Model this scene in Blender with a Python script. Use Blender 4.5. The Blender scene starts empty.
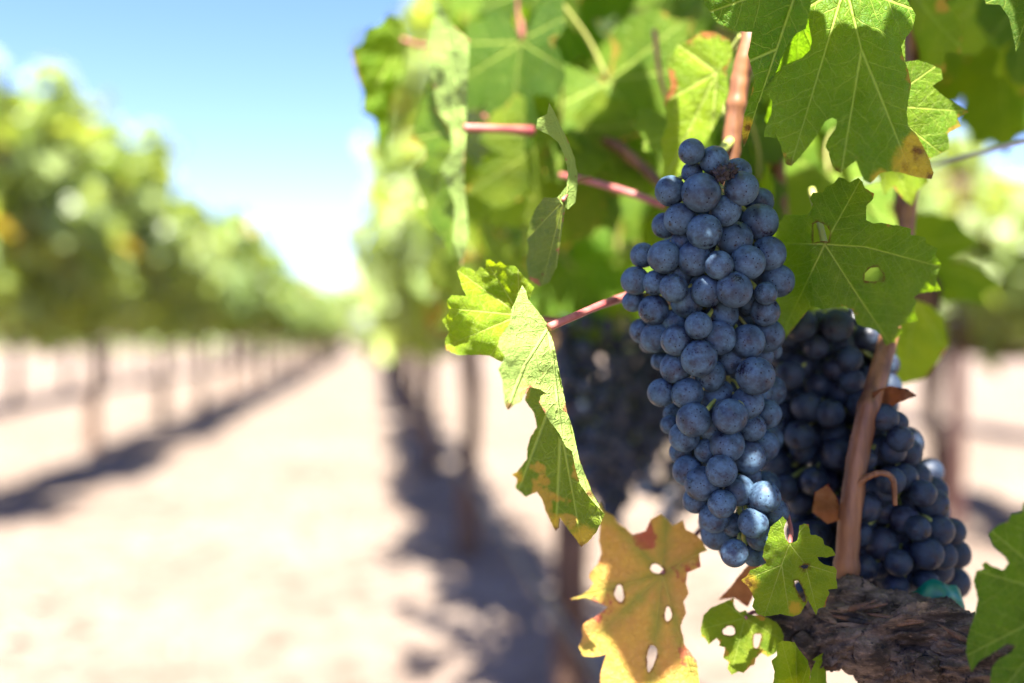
import bpy, bmesh, math, random
import numpy as np
from mathutils import Vector, Matrix, noise
from mathutils.geometry import delaunay_2d_cdt

# ------------------------------------------------------------------ camera, sky, sun, exposure
SC = bpy.context.scene
COL = SC.collection
W, H = 1024, 683
LENS = 35.0
F = LENS / 36.0 * W
CAM = Vector((0.0, 0.0, 0.82))
YAW = math.radians(7.84)
FWD = Vector((math.sin(YAW), math.cos(YAW), 0)); RGT = Vector((math.cos(YAW), -math.sin(YAW), 0)); UP = Vector((0, 0, 1))
HORIZON = 338.0
FOCUS = 0.366

cd = bpy.data.cameras.new('camera'); cam = bpy.data.objects.new('camera', cd); COL.objects.link(cam)
cam.location = CAM
cam.rotation_euler = (math.radians(90), 0, -YAW)
cd.lens = LENS; cd.sensor_width = 36; cd.clip_start = 0.02; cd.clip_end = 3000
cd.shift_y = -(H / 2 - HORIZON) / W
cd.dof.use_dof = True; cd.dof.focus_distance = FOCUS; cd.dof.aperture_fstop = 3.2; cd.dof.aperture_blades = 0
SC.camera = cam

SUN = Vector((-0.07, -0.50, 0.86)).normalized()
elev = math.asin(SUN.z); azim = math.atan2(SUN.x, SUN.y)
world = bpy.data.worlds.new('World'); SC.world = world; world.use_nodes = True
nt = world.node_tree; nt.nodes.clear()
sky = nt.nodes.new('ShaderNodeTexSky'); sky.sky_type = 'NISHITA'; sky.sun_disc = False
sky.sun_elevation = elev; sky.sun_rotation = azim
sky.air_density = 1.0; sky.dust_density = 0.9; sky.ozone_density = 3.0
bg = nt.nodes.new('ShaderNodeBackground'); bg.inputs['Strength'].default_value = 0.052
wo = nt.nodes.new('ShaderNodeOutputWorld')
hsv = nt.nodes.new('ShaderNodeHueSaturation'); hsv.inputs['Saturation'].default_value = 1.2; hsv.inputs['Hue'].default_value = 0.51
nt.links.new(sky.outputs[0], hsv.inputs['Color']); tint = nt.nodes.new('ShaderNodeMix'); tint.data_type = 'RGBA'; tint.blend_type = 'MULTIPLY'; tint.inputs[0].default_value = 1.0; tint.inputs[7].default_value = (0.96, 0.87, 1.08, 1)
nt.links.new(hsv.outputs[0], tint.inputs[6]); nt.links.new(tint.outputs[2], bg.inputs[0]); nt.links.new(bg.outputs[0], wo.inputs[0])
sd = bpy.data.lights.new('sun', 'SUN'); sun = bpy.data.objects.new('sun', sd); COL.objects.link(sun)
sd.energy = 5.0; sd.angle = math.radians(0.5); sd.color = (1.0, 0.95, 0.86)
sun.rotation_euler = SUN.to_track_quat('Z', 'Y').to_euler(); sun.location = (0, 0, 10)
SC.view_settings.view_transform = 'Standard'; SC.view_settings.look = 'None'
SC.view_settings.exposure = 2.95; SC.view_settings.gamma = 1.0
SC.cycles.max_bounces = 10; SC.cycles.transmission_bounces = 6
SC.cycles.sample_clamp_indirect = 6.0
SC.cycles.use_denoising = True

# ------------------------------------------------------------------ helpers
def P(px, py, d):
    return CAM + FWD * d + RGT * ((px - W / 2) / F * d) + UP * ((HORIZON - py) / F * d)

def link(name, me, mat=None, parent=None, loc=None):
    o = bpy.data.objects.new(name, me); COL.objects.link(o)
    if mat is not None and me is not None and not me.materials: me.materials.append(mat)
    if parent is not None: o.parent = parent
    if loc is not None: o.location = loc
    return o

def empty(name, loc, label, cat, group=None):
    o = bpy.data.objects.new(name, None); COL.objects.link(o); o.location = loc
    o.empty_display_size = 0.02
    o['label'] = label; o['category'] = cat
    if group: o['group'] = group
    return o

def tag(o, label, cat, group=None):
    o['label'] = label; o['category'] = cat
    if group: o['group'] = group

def mesh(name, verts, faces, smooth=True):
    me = bpy.data.meshes.new(name); me.from_pydata([tuple(v) for v in verts], [], faces); me.update()
    if smooth: me.polygons.foreach_set('use_smooth', [True] * len(me.polygons))
    return me

def catmull(pts, n):
    pts = [Vector(p) for p in pts]
    q = [pts[0] * 2 - pts[1]] + pts + [pts[-1] * 2 - pts[-2]]
    out = []
    for i in range(len(pts) - 1):
        a, b, c, d = q[i:i + 4]
        for k in range(n):
            t = k / n
            out.append(0.5 * ((2 * b) + (c - a) * t + (2 * a - 5 * b + 4 * c - d) * t * t + (3 * b - a - 3 * c + d) * t ** 3))
    out.append(pts[-1]); return out

def tube_geo(pts, radii, seg=10, disp=None, n=6, cap=True):
    """verts, faces of a tapered tube along a smooth line; disp(point_index 0..1, angle, point) scales the radius"""
    line = catmull(pts, n) if n > 1 else [Vector(p) for p in pts]
    L = len(line); rr = np.interp(np.linspace(0, 1, L), np.linspace(0, 1, len(radii)), radii)
    verts, faces = [], []
    t0 = (line[1] - line[0]).normalized()
    ref = t0.orthogonal().normalized()
    for i, p in enumerate(line):
        t = (line[min(i + 1, L - 1)] - line[max(i - 1, 0)]).normalized()
        ref = (ref - t * ref.dot(t)).normalized(); b = t.cross(ref)
        for k in range(seg):
            a = 2 * math.pi * k / seg
            d = ref * math.cos(a) + b * math.sin(a)
            r = rr[i] * (disp(i / (L - 1), a, p) if disp else 1)
            verts.append(p + d * r)
    for i in range(L - 1):
        for k in range(seg):
            k2 = (k + 1) % seg
            faces.append((i * seg + k, i * seg + k2, (i + 1) * seg + k2, (i + 1) * seg + k))
    if cap:
        faces.append(tuple(reversed(range(seg)))); faces.append(tuple(range((L - 1) * seg, L * seg)))
    return verts, faces

class Geo:
    def __init__(s): s.v = []; s.f = []
    def add(s, vf):
        o = len(s.v); s.v += vf[0]; s.f += [tuple(i + o for i in f) for f in vf[1]]
    def build(s, name, mat, parent=None, origin=None):
        o_ = Vector(origin) if origin is not None else Vector((0, 0, 0))
        me = mesh(name, [Vector(v) - o_ for v in s.v], s.f)
        return link(name, me, mat, parent, None if parent is not None else o_)

# ------------------------------------------------------------------ node helpers
class N:
    def __init__(s, name):
        s.m = bpy.data.materials.new(name); s.m.use_nodes = True; s.t = s.m.node_tree; s.t.nodes.clear()
        s.out = s.t.nodes.new('ShaderNodeOutputMaterial')
    def n(s, typ, **kw):
        x = s.t.nodes.new('ShaderNode' + typ)
        for k, v in kw.items(): setattr(x, k, v)
        return x
    def set(s, sock, v):
        if v is None: return
        if isinstance(v, bpy.types.NodeSocket): s.t.links.new(v, sock)
        else:
            if isinstance(v, (tuple, list)) and len(v) == 3 and sock.type == 'RGBA': v = (*v, 1)
            sock.default_value = v
    def math(s, op, a, b=None, c=None, clamp=False):
        x = s.n('Math', operation=op, use_clamp=clamp)
        s.set(x.inputs[0], a); s.set(x.inputs[1], b); s.set(x.inputs[2], c); return x.outputs[0]
    def ramp(s, v, a, b, c=0.0, d=1.0, smooth=True):
        x = s.n('MapRange', interpolation_type='SMOOTHSTEP' if smooth else 'LINEAR')
        for i, q in enumerate((v, a, b, c, d)): s.set(x.inputs[i], q)
        return x.outputs[0]
    def mix(s, f, a, b, mode='MIX'):
        x = s.n('Mix', data_type='RGBA', blend_type=mode)
        s.set(x.inputs[0], f); s.set(x.inputs[6], a); s.set(x.inputs[7], b); return x.outputs[2]
    def noise(s, vec, scale, detail=3, rough=0.55, w=None, color=False):
        x = s.n('TexNoise')
        if w is not None:
            x.noise_dimensions = '4D'; s.set(x.inputs['W'], w)
        s.set(x.inputs['Vector'], vec); s.set(x.inputs['Scale'], scale); s.set(x.inputs['Detail'], detail); s.set(x.inputs['Roughness'], rough)
        return x.outputs['Color' if color else 'Fac']
    def voro(s, vec, scale, feature='F1', rnd=1.0):
        x = s.n('TexVoronoi', feature=feature)
        s.set(x.inputs['Vector'], vec); s.set(x.inputs['Scale'], scale); s.set(x.inputs['Randomness'], rnd)
        return x.outputs['Distance']
    def bump(s, h, strength, dist):
        x = s.n('Bump'); s.set(x.inputs['Strength'], strength); s.set(x.inputs['Distance'], dist); s.set(x.inputs['Height'], h); return x.outputs[0]
    def bsdf(s, col, rough, spec=0.5, normal=None, **kw):
        x = s.n('BsdfPrincipled'); s.set(x.inputs['Base Color'], col); s.set(x.inputs['Roughness'], rough)
        s.set(x.inputs['Specular IOR Level'], spec)
        if normal is not None: s.set(x.inputs['Normal'], normal)
        for k, v in kw.items(): s.set(x.inputs[k], v)
        return x.outputs[0]
    def obj(s): return s.n('TexCoord').outputs['Object']
    def pos(s): return s.n('NewGeometry').outputs['Position']
    def rnd(s): return s.n('ObjectInfo').outputs['Random']
    def done(s, sh): s.t.links.new(sh, s.out.inputs[0]); return s.m

def leaf_material(name, top=(0.045, 0.112, 0.006), top2=(0.085, 0.160, 0.008), under=(0.20, 0.28, 0.11), trans=(0.26, 0.46, 0.006),
                  vein=(0.30, 0.36, 0.07), edge=(0.30, 0.20, 0.03), edge_amt=0.07, spot=(0.10, 0.035, 0.01), spot_amt=0.25, trans_w=0.44, vein_amt=0.8, halo=None):
    g = N(name)
    uv = g.n('UVMap', uv_map='vein').outputs[0]
    sx = g.n('SeparateXYZ'); g.set(sx.inputs[0], uv); along, perp = sx.outputs[0], sx.outputs[1]
    pl = g.n('UVMap', uv_map='planar').outputs[0]
    r = g.rnd()
    ap = g.math('ABSOLUTE', perp)
    wob = g.math('MULTIPLY', g.math('SUBTRACT', g.noise(pl, 6, 3, w=r), 0.5), 0.11)
    w1 = g.ramp(along, 0, 1.0, 0.015, 0.005, False)
    m1 = g.ramp(g.math('DIVIDE', ap, w1), 0.35, 1.2, 1, 0)
    side = g.math('MULTIPLY', g.math('SIGN', perp), 0.23)
    sv = g.math('ADD', g.math('ADD', g.math('DIVIDE', g.math('ADD', g.math('SUBTRACT', along, g.math('MULTIPLY', ap, 0.85)), wob), 0.135), side), 0.15)
    d2 = g.math('MULTIPLY', g.math('ABSOLUTE', g.math('SUBTRACT', g.math('FRACT', sv), 0.5)), 0.11)
    w2 = g.ramp(ap, 0, 0.35, 0.0058, 0.0022, False)
    m2 = g.ramp(g.math('DIVIDE', d2, w2), 0.3, 1.3, 1, 0)
    dv = g.n('VectorMath', operation='ADD'); g.set(dv.inputs[0], pl)
    nz = g.noise(pl, 12, 2, color=True); sc = g.n('VectorMath', operation='SCALE'); g.set(sc.inputs[0], nz); sc.inputs['Scale'].default_value = 0.05
    g.set(dv.inputs[1], sc.outputs[0])
    m3 = g.ramp(g.voro(dv.outputs[0], 17, 'DISTANCE_TO_EDGE'), 0.0, 0.07, 1, 0)
    m4 = g.ramp(g.voro(dv.outputs[0], 48, 'DISTANCE_TO_EDGE'), 0.0, 0.11, 1, 0)
    v = g.math('MAXIMUM', m1, g.math('MAXIMUM', g.math('MULTIPLY', m2, 0.6), g.math('MAXIMUM', g.math('MULTIPLY', m3, 0.42), g.math('MULTIPLY', m4, 0.2))))
    n1 = g.noise(pl, 3.5, 4, 0.6, w=r)
    base = g.mix(g.ramp(n1, 0.35, 0.65), top, top2)
    base = g.mix(g.math('MULTIPLY', g.ramp(g.noise(pl, 40, 2), 0.4, 0.8), 0.25), base, (top[0] * 0.6, top[1] * 0.65, top[2] * 0.6))
    hs = g.n('HueSaturation'); g.set(hs.inputs['Color'], base); g.set(hs.inputs['Hue'], g.ramp(r, 0, 1, 0.485, 0.51, False)); g.set(hs.inputs['Value'], g.ramp(g.math('FRACT', g.math('MULTIPLY', r, 7.3)), 0, 1, 0.85, 1.2, False))
    base = hs.outputs[0]
    if halo:
        hm = g.math('MULTIPLY', g.ramp(g.math('ADD', ap, g.math('MULTIPLY', g.noise(pl, 7, 3), 0.12)), 0.04, 0.17, 1, 0), g.ramp(n1, 0.3, 0.6, 0.4, 0.95))
        base = g.mix(hm, base, halo)
    base = g.mix(g.math('MULTIPLY', v, vein_amt), base, vein)
    tr = g.mix(g.math('MULTIPLY', v, 0.35), g.mix(g.ramp(n1, 0.3, 0.7), trans, (trans[0] * 1.25, trans[1] * 1.1, trans[2])), (trans[0] * 1.3, trans[1] * 1.2, trans[2] * 1.6))
    ed = g.n('Attribute', attribute_name='edge').outputs['Fac']
    thr = g.ramp(g.noise(pl, 2.6, 4, 0.65, w=g.math('ADD', r, 3.0)), 0.46, 0.74, -0.03, edge_amt)
    em = g.ramp(g.math('SUBTRACT', ed, thr), -0.02, 0.012, 0.9, 0)
    if edge_amt <= 0: em = 0.0
    sp = g.math('MULTIPLY', g.ramp(g.noise(pl, 11, 3, 0.6, w=g.math('ADD', r, 9.0)), 0.68, 0.74), spot_amt)
    under_c = g.mix(g.math('MULTIPLY', v, 0.6), under, (under[0] * 1.25, under[1] * 1.15, under[2] * 1.15))
    back = g.n('NewGeometry').outputs['Backfacing']
    surf = g.mix(back, base, under_c)
    surf = g.mix(em, surf, edge); tr = g.mix(em, tr, (edge[0] * 1.6, edge[1] * 1.4, edge[2]))
    if halo: tr = g.mix(hm, tr, (halo[0] * 1.7, halo[1] * 1.7, halo[2] * 1.2))
    ye = g.n('Attribute', attribute_name='yellowing').outputs['Fac']; br = g.n('Attribute', attribute_name='browning').outputs['Fac']
    nn = g.math('MULTIPLY', g.math('SUBTRACT', g.noise(pl, 14, 4, 0.7), 0.5), 0.9)
    ye = g.ramp(g.math('ADD', ye, g.math('MULTIPLY', nn, g.math('GREATER_THAN', ye, 0.02))), 0.25, 0.75); br = g.math('MULTIPLY', g.ramp(g.math('ADD', br, g.math('MULTIPLY', g.math('MULTIPLY', nn, 2.2), g.math('GREATER_THAN', br, 0.02))), 0.3, 1.1), 0.85)
    surf = g.mix(ye, surf, (0.46, 0.34, 0.03)); tr = g.mix(ye, tr, (0.75, 0.50, 0.04))
    surf = g.mix(br, surf, (0.11, 0.03, 0.014)); tr = g.mix(br, tr, (0.15, 0.035, 0.01))
    surf = g.mix(sp, surf, spot); tr = g.mix(sp, tr, spot)
    bh = g.math('ADD', g.math('MULTIPLY', v, -1.0), g.math('MULTIPLY', g.noise(pl, 22, 3), 0.8))
    nb = g.bump(bh, 0.75, 0.0018)
    a = g.bsdf(surf, g.math('ADD', 0.5, g.math('MULTIPLY', back, 0.2)), 0.14, nb)
    t = g.n('BsdfTranslucent'); g.set(t.inputs['Color'], tr); g.set(t.inputs['Normal'], nb)
    mx = g.n('MixShader'); g.set(mx.inputs[0], trans_w); g.set(mx.inputs[1], a); g.set(mx.inputs[2], t.outputs[0])
    return g.done(mx.outputs[0])

def crown_material(name, a=(0.085, 0.165, 0.015), b=(0.20, 0.28, 0.05), tr=(0.31, 0.46, 0.025)):
    g = N(name)
    at = g.n('Attribute', attribute_name='leaf_tone').outputs['Fac']
    c = g.mix(at, a, b)
    back = g.n('NewGeometry').outputs['Backfacing']
    c = g.mix(g.math('MULTIPLY', back, 0.6), c, (0.19, 0.25, 0.11))
    autumn = g.ramp(at, 0.975, 0.985)
    c = g.mix(autumn, c, (0.36, 0.20, 0.03))
    tcol = g.mix(autumn, g.mix(at, tr, (tr[0] * 1.35, tr[1] * 1.1, tr[2])), (0.5, 0.25, 0.03))
    s = g.bsdf(c, 0.42, 0.4)
    t = g.n('BsdfTranslucent'); g.set(t.inputs['Color'], tcol)
    mx = g.n('MixShader'); mx.inputs[0].default_value = 0.42; g.set(mx.inputs[1], s); g.set(mx.inputs[2], t.outputs[0])
    return g.done(mx.outputs[0])

def berry_material(name, bloom=(0.068, 0.128, 0.200), amt=0.85):
    g = N(name); o = g.obj(); r = g.rnd()
    off = g.math('MULTIPLY', r, 40.0)
    n1 = g.noise(o, 190, 5, 0.62, w=off)             # metres: broad bloom patches
    n2 = g.noise(o, 700, 4, 0.7, w=off)
    cover = g.ramp(n1, 0.32, 0.60, 0.30, 1.0)
    cover = g.math('MULTIPLY', cover, g.ramp(n2, 0.30, 0.65, 0.55, 1.0))
    rub = g.ramp(g.noise(o, 120, 3, 0.5, w=g.math('ADD', off, 11.0)), 0.55, 0.64)   # rubbed-off patches
    fine = g.ramp(g.noise(o, 420, 4, 0.75, w=g.math('ADD', off, 5.0)), 0.40, 0.62)
    cover = g.math('MULTIPLY', cover, g.math('SUBTRACT', 1.0, g.math('MULTIPLY', rub, g.math('MULTIPLY', fine, 0.95))))
    speck = g.ramp(g.voro(o, 520), 0.13, 0.22, 0.1, 1.0)
    gate = g.ramp(g.noise(o, 230, 2, w=g.math('ADD', off, 21.0)), 0.44, 0.50)
    speck = g.math('MAXIMUM', speck, g.math('SUBTRACT', 1.0, gate))
    cover = g.math('MULTIPLY', g.math('MULTIPLY', cover, speck), g.ramp(g.math('FRACT', g.math('MULTIPLY', r, 13.7)), 0, 1, amt * 0.8, amt * 1.05, False))
    # blossom-end scar at the pole
    sx = g.n('SeparateXYZ'); g.set(sx.inputs[0], o)
    rad = g.math('SQRT', g.math('ADD', g.math('POWER', sx.outputs[0], 2.0), g.math('POWER', sx.outputs[1], 2.0)))
    rad = g.math('ADD', rad, g.math('MULTIPLY', g.math('SUBTRACT', g.noise(o, 900, 3, w=off), 0.5), 0.0038))
    scar = g.math('MULTIPLY', g.ramp(rad, 0.0, 0.0013, 1, 0), g.math('LESS_THAN', sx.outputs[2], 0.0))
    skin = g.mix(g.ramp(g.noise(o, 90, 2, w=off), 0.4, 0.65), (0.006, 0.007, 0.016), (0.014, 0.009, 0.018))
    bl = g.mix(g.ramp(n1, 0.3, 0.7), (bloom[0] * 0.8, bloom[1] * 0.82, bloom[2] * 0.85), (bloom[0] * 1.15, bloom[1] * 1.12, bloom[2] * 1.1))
    c = g.mix(cover, skin, bl)
    c = g.mix(g.math('MULTIPLY', scar, g.ramp(g.math('FRACT', g.math('MULTIPLY', r, 29.3)), 0, 1, 0.1, 0.9, False)), c, (0.02, 0.013, 0.01))
    nb = g.bump(g.math('ADD', n2, g.math('MULTIPLY', n1, 0.6)), 0.12, 0.0006)
    return g.done(g.bsdf(c, g.ramp(cover, 0.0, 0.8, 0.25, 0.75), 0.25, nb))

def bark_material(name, a=(0.035, 0.022, 0.014), b=(0.15, 0.10, 0.065), stretch=(1, 1, 1), scale=60):
    g = N(name); o = g.obj()
    mp = g.n('Mapping'); g.set(mp.inputs[0], o); mp.inputs['Scale'].default_value = stretch
    n = g.noise(mp.outputs[0], scale, 7, 0.68)
    n2 = g.noise(mp.outputs[0], scale * 4, 5, 0.7)
    c = g.mix(g.ramp(n, 0.36, 0.66), a, b)
    c = g.mix(g.ramp(n2, 0.56, 0.72), c, (b[0] * 1.5, b[1] * 1.45, b[2] * 1.35))
    c = g.mix(g.ramp(g.noise(o, scale * 1.7, 3), 0.60, 0.7), c, (0.012, 0.011, 0.012))
    nb = g.bump(g.math('ADD', n, g.math('MULTIPLY', n2, 0.5)), 0.9, 0.004)
    return g.done(g.bsdf(c, 0.8, 0.25, nb))

def simple_material(name, a, b, scale, rough=0.6, bump=0.3, dist=0.001, spec=0.4, stretch=(1, 1, 1)):
    g = N(name); o = g.obj()
    mp = g.n('Mapping'); g.set(mp.inputs[0], o); mp.inputs['Scale'].default_value = stretch
    n = g.noise(mp.outputs[0], scale, 5, 0.6)
    return g.done(g.bsdf(g.mix(g.ramp(n, 0.35, 0.65), a, b), rough, spec, g.bump(n, bump, dist)))

M = {}
M['leaf'] = leaf_material('leaf_green')
M['leaf_deep'] = leaf_material('leaf_deep_green', top=(0.032, 0.085, 0.007), top2=(0.052, 0.115, 0.008), trans=(0.18, 0.36, 0.006), edge_amt=0.04, spot_amt=0.1)
M['leaf_bright'] = leaf_material('leaf_bright_green', top=(0.11, 0.21, 0.008), top2=(0.17, 0.27, 0.01), trans=(0.38, 0.55, 0.008), edge=(0.34, 0.12, 0.04), edge_amt=0.06, vein=(0.36, 0.42, 0.10))
M['leaf_worn'] = leaf_material('leaf_worn_green', top=(0.075, 0.125, 0.008), top2=(0.13, 0.17, 0.012), edge=(0.40, 0.27, 0.04), edge_amt=0.14, spot_amt=0.6)
M['leaf_pale'] = leaf_material('leaf_pale_underside', top=(0.09, 0.15, 0.02), top2=(0.14, 0.20, 0.03), under=(0.25, 0.36, 0.09), trans=(0.26, 0.36, 0.05), edge=(0.32, 0.12, 0.07), edge_amt=0.08, spot=(0.20, 0.06, 0.03), spot_amt=0.7, trans_w=0.34)
M['leaf_yellow'] = leaf_material('leaf_autumn', top=(0.46, 0.25, 0.07), top2=(0.44, 0.33, 0.06), under=(0.42, 0.28, 0.12), trans=(0.75, 0.45, 0.09), vein=(0.24, 0.22, 0.05), edge=(0.36, 0.09, 0.06), edge_amt=0.17, halo=(0.26, 0.26, 0.05), spot=(0.28, 0.10, 0.03), spot_amt=0.5, trans_w=0.45, vein_amt=0.45)
M['leaf_red'] = leaf_material('leaf_reddish', top=(0.30, 0.11, 0.05), top2=(0.36, 0.19, 0.09), under=(0.36, 0.18, 0.10), trans=(0.5, 0.20, 0.06), vein=(0.34, 0.2, 0.1), edge=(0.22, 0.05, 0.03), edge_amt=0.2)
M['leaf_dead'] = leaf_material('leaf_dried', top=(0.16, 0.06, 0.025), top2=(0.24, 0.10, 0.04), under=(0.24, 0.12, 0.06), trans=(0.3, 0.10, 0.03), vein=(0.2, 0.1, 0.05), edge=(0.08, 0.03, 0.015), edge_amt=0.2)
M['crown'] = crown_material('vine_foliage')
M['crown_lit'] = crown_material('vine_foliage_yellowish_sunlit', a=(0.14, 0.20, 0.02), b=(0.29, 0.36, 0.10), tr=(0.40, 0.52, 0.05))  # yellowish green, with pale sun gloss on the leaves put into the colour
M['berry'] = berry_material('grape_skin')
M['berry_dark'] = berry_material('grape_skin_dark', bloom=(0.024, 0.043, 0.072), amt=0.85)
M['bark'] = bark_material('old_vine_bark', a=(0.024, 0.016, 0.011), b=(0.17, 0.122, 0.09), stretch=(0.4, 0.4, 1.0), scale=150)
M['trunk'] = bark_material('trunk_bark', a=(0.04, 0.021, 0.014), b=(0.13, 0.074, 0.046), stretch=(1, 1, 0.25), scale=40)
M['cane'] = simple_material('ripe_cane', (0.06, 0.020, 0.009), (0.20, 0.085, 0.035), 110, 0.5, 0.4, 0.0012, stretch=(1, 1, 0.12))
M['petiole'] = simple_material('red_petiole', (0.20, 0.042, 0.048), (0.29, 0.10, 0.08), 120, 0.42, 0.15, 0.0005)
M['petiole_green'] = simple_material('green_petiole', (0.22, 0.26, 0.05), (0.34, 0.30, 0.10), 120, 0.45, 0.15, 0.0005)
M['rachis'] = simple_material('grape_stalk', (0.17, 0.22, 0.045), (0.30, 0.30, 0.08), 180, 0.55, 0.3, 0.0005)
M['dried'] = simple_material('dried_grape_skin', (0.008, 0.006, 0.008), (0.035, 0.025, 0.025), 300, 0.7, 0.5, 0.0006)
M['post'] = simple_material('shade_dark_post', (0.028, 0.009, 0.007), (0.05, 0.018, 0.012), 14, 0.8, 0.5, 0.003, stretch=(1, 1, 0.1))  # red brown wood, darkened in the colour for canopy shade over it
M['wire'] = simple_material('galvanised_wire', (0.30, 0.31, 0.33), (0.42, 0.43, 0.45), 50, 0.4, 0.1, 0.0005)
M['hose'] = simple_material('black_hose', (0.018, 0.018, 0.02), (0.03, 0.03, 0.03), 30, 0.5, 0.1, 0.0005)
M['tape'] = simple_material('green_tie_tape', (0.0, 0.085, 0.055), (0.004, 0.13, 0.085), 90, 0.35, 0.2, 0.001)

# ground: pale dry soil with straw and clods
g = N('dry_soil'); p = g.pos()
n1 = g.noise(p, 0.9, 6, 0.6); n2 = g.noise(p, 9, 6, 0.65); n3 = g.noise(p, 55, 4, 0.7)
c = g.mix(g.ramp(n1, 0.35, 0.65), (0.128, 0.096, 0.075), (0.178, 0.143, 0.115))
c = g.mix(g.math('MULTIPLY', g.ramp(n2, 0.46, 0.62), 0.95), c, (0.092, 0.064, 0.047))
c = g.mix(g.math('MULTIPLY', g.ramp(n3, 0.55, 0.7), 0.5), c, (0.27, 0.23, 0.18))
c = g.mix(g.math('MULTIPLY', g.ramp(g.voro(p, 7), 0.05, 0.28, 1, 0), 0.5), c, (0.07, 0.05, 0.038))
M['soil'] = g.done(g.bsdf(c, 0.95, 0.1, g.bump(g.math('ADD', n2, g.math('MULTIPLY', n3, 0.4)), 0.8, 0.03)))
M['clod'] = simple_material('clod', (0.09, 0.068, 0.053), (0.21, 0.17, 0.135), 30, 0.95, 0.4, 0.003, 0.1)

# ------------------------------------------------------------------ ground
def ground():
    xs = np.unique(np.concatenate([np.linspace(-4, 4, 81), np.linspace(-30, 30, 61), np.linspace(-1500, 1500, 21)]))
    ys = np.unique(np.concatenate([np.linspace(-1, 9, 101), np.linspace(-20, 90, 111), np.linspace(-1500, 1500, 21)]))
    v = []
    for y in ys:
        for x in xs:
            z = 0.0
            if -30 < x < 30 and -20 < y < 90:
                z = 0.03 * (noise.noise(Vector((x * 1.1, y * 0.5, 0))) ) + 0.012 * noise.noise(Vector((x * 5, y * 5, 3)))
            v.append((x, y, z))
    nx = len(xs)
    f = [(j * nx + i, j * nx + i + 1, (j + 1) * nx + i + 1, (j + 1) * nx + i) for j in range(len(ys) - 1) for i in range(nx - 1)]
    o = link('ground', mesh('ground', v, f), M['soil']); o['kind'] = 'structure'
ground()

def clods():
    rng = random.Random(4); G = Geo()
    for k in range(3600):
        y = 0.9 + 11 * rng.random() ** 1.8; x = rng.uniform(-2.6, 1.4)
        s = rng.choice([0.008, 0.012, 0.018, 0.03]) * rng.uniform(0.6, 1.3)
        vs = []
        a0 = rng.random() * 6
        for i in range(5):
            a = a0 + i * 1.2566
            vs.append(Vector((x + math.cos(a) * s * rng.uniform(.7, 1.2), y + math.sin(a) * s * rng.uniform(.7, 1.2), rng.uniform(-0.02, 0.01))))
        vs.append(Vector((x + rng.uniform(-.3, .3) * s, y, s * rng.uniform(0.4, 0.9) + 0.008)))
        G.add((vs, [(i, (i + 1) % 5, 5) for i in range(5)]))
    o = G.build('clods', M['clod']); o['kind'] = 'stuff'
    for pl in o.data.polygons: pl.use_smooth = False
clods()

# ------------------------------------------------------------------ vines in rows
LOBED = [(0, 0), (.16, -.22), (.42, -.30), (.62, -.12), (.52, .12), (.80, .36), (.66, .58), (.34, .52), (.34, .78), (0, 1.05)]
def crown_mesh(name, n, sampler, size, seed, up=0.35, gap=None):
    """one crown: n separate lobed leaves, each two halves folded along the midrib"""
    rng = random.Random(seed); V, Fc, tone = [], [], []
    for k in range(n):
        q = sampler(rng)
        if q is None: continue
        c, out = q
        nrm = (out * 0.8 + Vector((rng.gauss(0, .6), rng.gauss(0, .6), rng.gauss(up, .5)))).normalized()
        tip = Vector((rng.gauss(0, .5), rng.gauss(0, .5), -1.0)); tip = (tip - nrm * tip.dot(nrm)).normalized()
        sd_ = nrm.cross(tip); s = size * rng.uniform(.6, 1.2); fold = rng.uniform(.05, .45); curl = rng.uniform(-.1, .4)
        if gap and gap(c): rng.random(); continue
        o = len(V)
        for sg in (1, -1):
            for (a, b) in LOBED:
                V.append(c + sd_ * (a * sg * s) + tip * (b * s) + nrm * (a * fold * s - curl * b * b * s))
        m = len(LOBED)
        for b0, rev in ((o, False), (o + m, True)):
            for i in range(1, m - 1):
                t = (b0, b0 + i, b0 + i + 1); Fc.append(t[::-1] if rev else t)
        tone += [rng.random()] * (2 * m)
    me = mesh(name, V, Fc, False)
    at = me.attributes.new('leaf_tone', 'FLOAT', 'POINT'); at.data.foreach_set('value', tone)
    return me

def crown_sampler(half_len, wid, z0, z1, seed):
    r0 = random.Random(seed)
    lumps = [(r0.uniform(-half_len, half_len), r0.uniform(-.5, .5) * wid, r0.uniform(z0 + .15, z1 - .25), r0.uniform(.22, .42)) for _ in range(9)]
    shoots = [(r0.uniform(-half_len, half_len), r0.uniform(-.6, .6) * wid, z1 - .3, r0.uniform(.22, .5)) for _ in range(7)]
    def f(rng):
        if rng.random() < 0.16:
            x, w, z, h = rng.choice(shoots); t = rng.random()
            return Vector((w + rng.gauss(0, .06) + t * w * .3, x + rng.gauss(0, .06), z + h * t)), Vector((rng.gauss(0, 1), rng.gauss(0, 1), .2)).normalized()
        x, w, z, r = rng.choice(lumps)
        d = Vector((rng.gauss(0, 1), rng.gauss(0, 1), rng.gauss(0, 1))).normalized()
        q = d * r * rng.uniform(.55, 1.05)
        p_ = Vector((w + q.x * .75, x + q.y, z + q.z))
        if p_.z < z0 - .12: return None
        return p_, d
    return f

def trunk_geo(rng, hgt=0.84, r=0.045):
    ph = rng.random() * 10
    pts = [(0, 0, -0.05), (rng.uniform(-.02, .02), rng.uniform(-.03, .03), .25), (rng.uniform(-.03, .03), rng.uniform(-.03, .03), .55), (0, 0, hgt)]
    return tube_geo(pts, [r * 1.25, r, r * .9, r * 1.15], 14, lambda t, a, p: 1 + .22 * noise.noise(Vector((math.cos(a) * 1.6 + ph, math.sin(a) * 1.6, p.z * 6))), 8)

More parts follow.
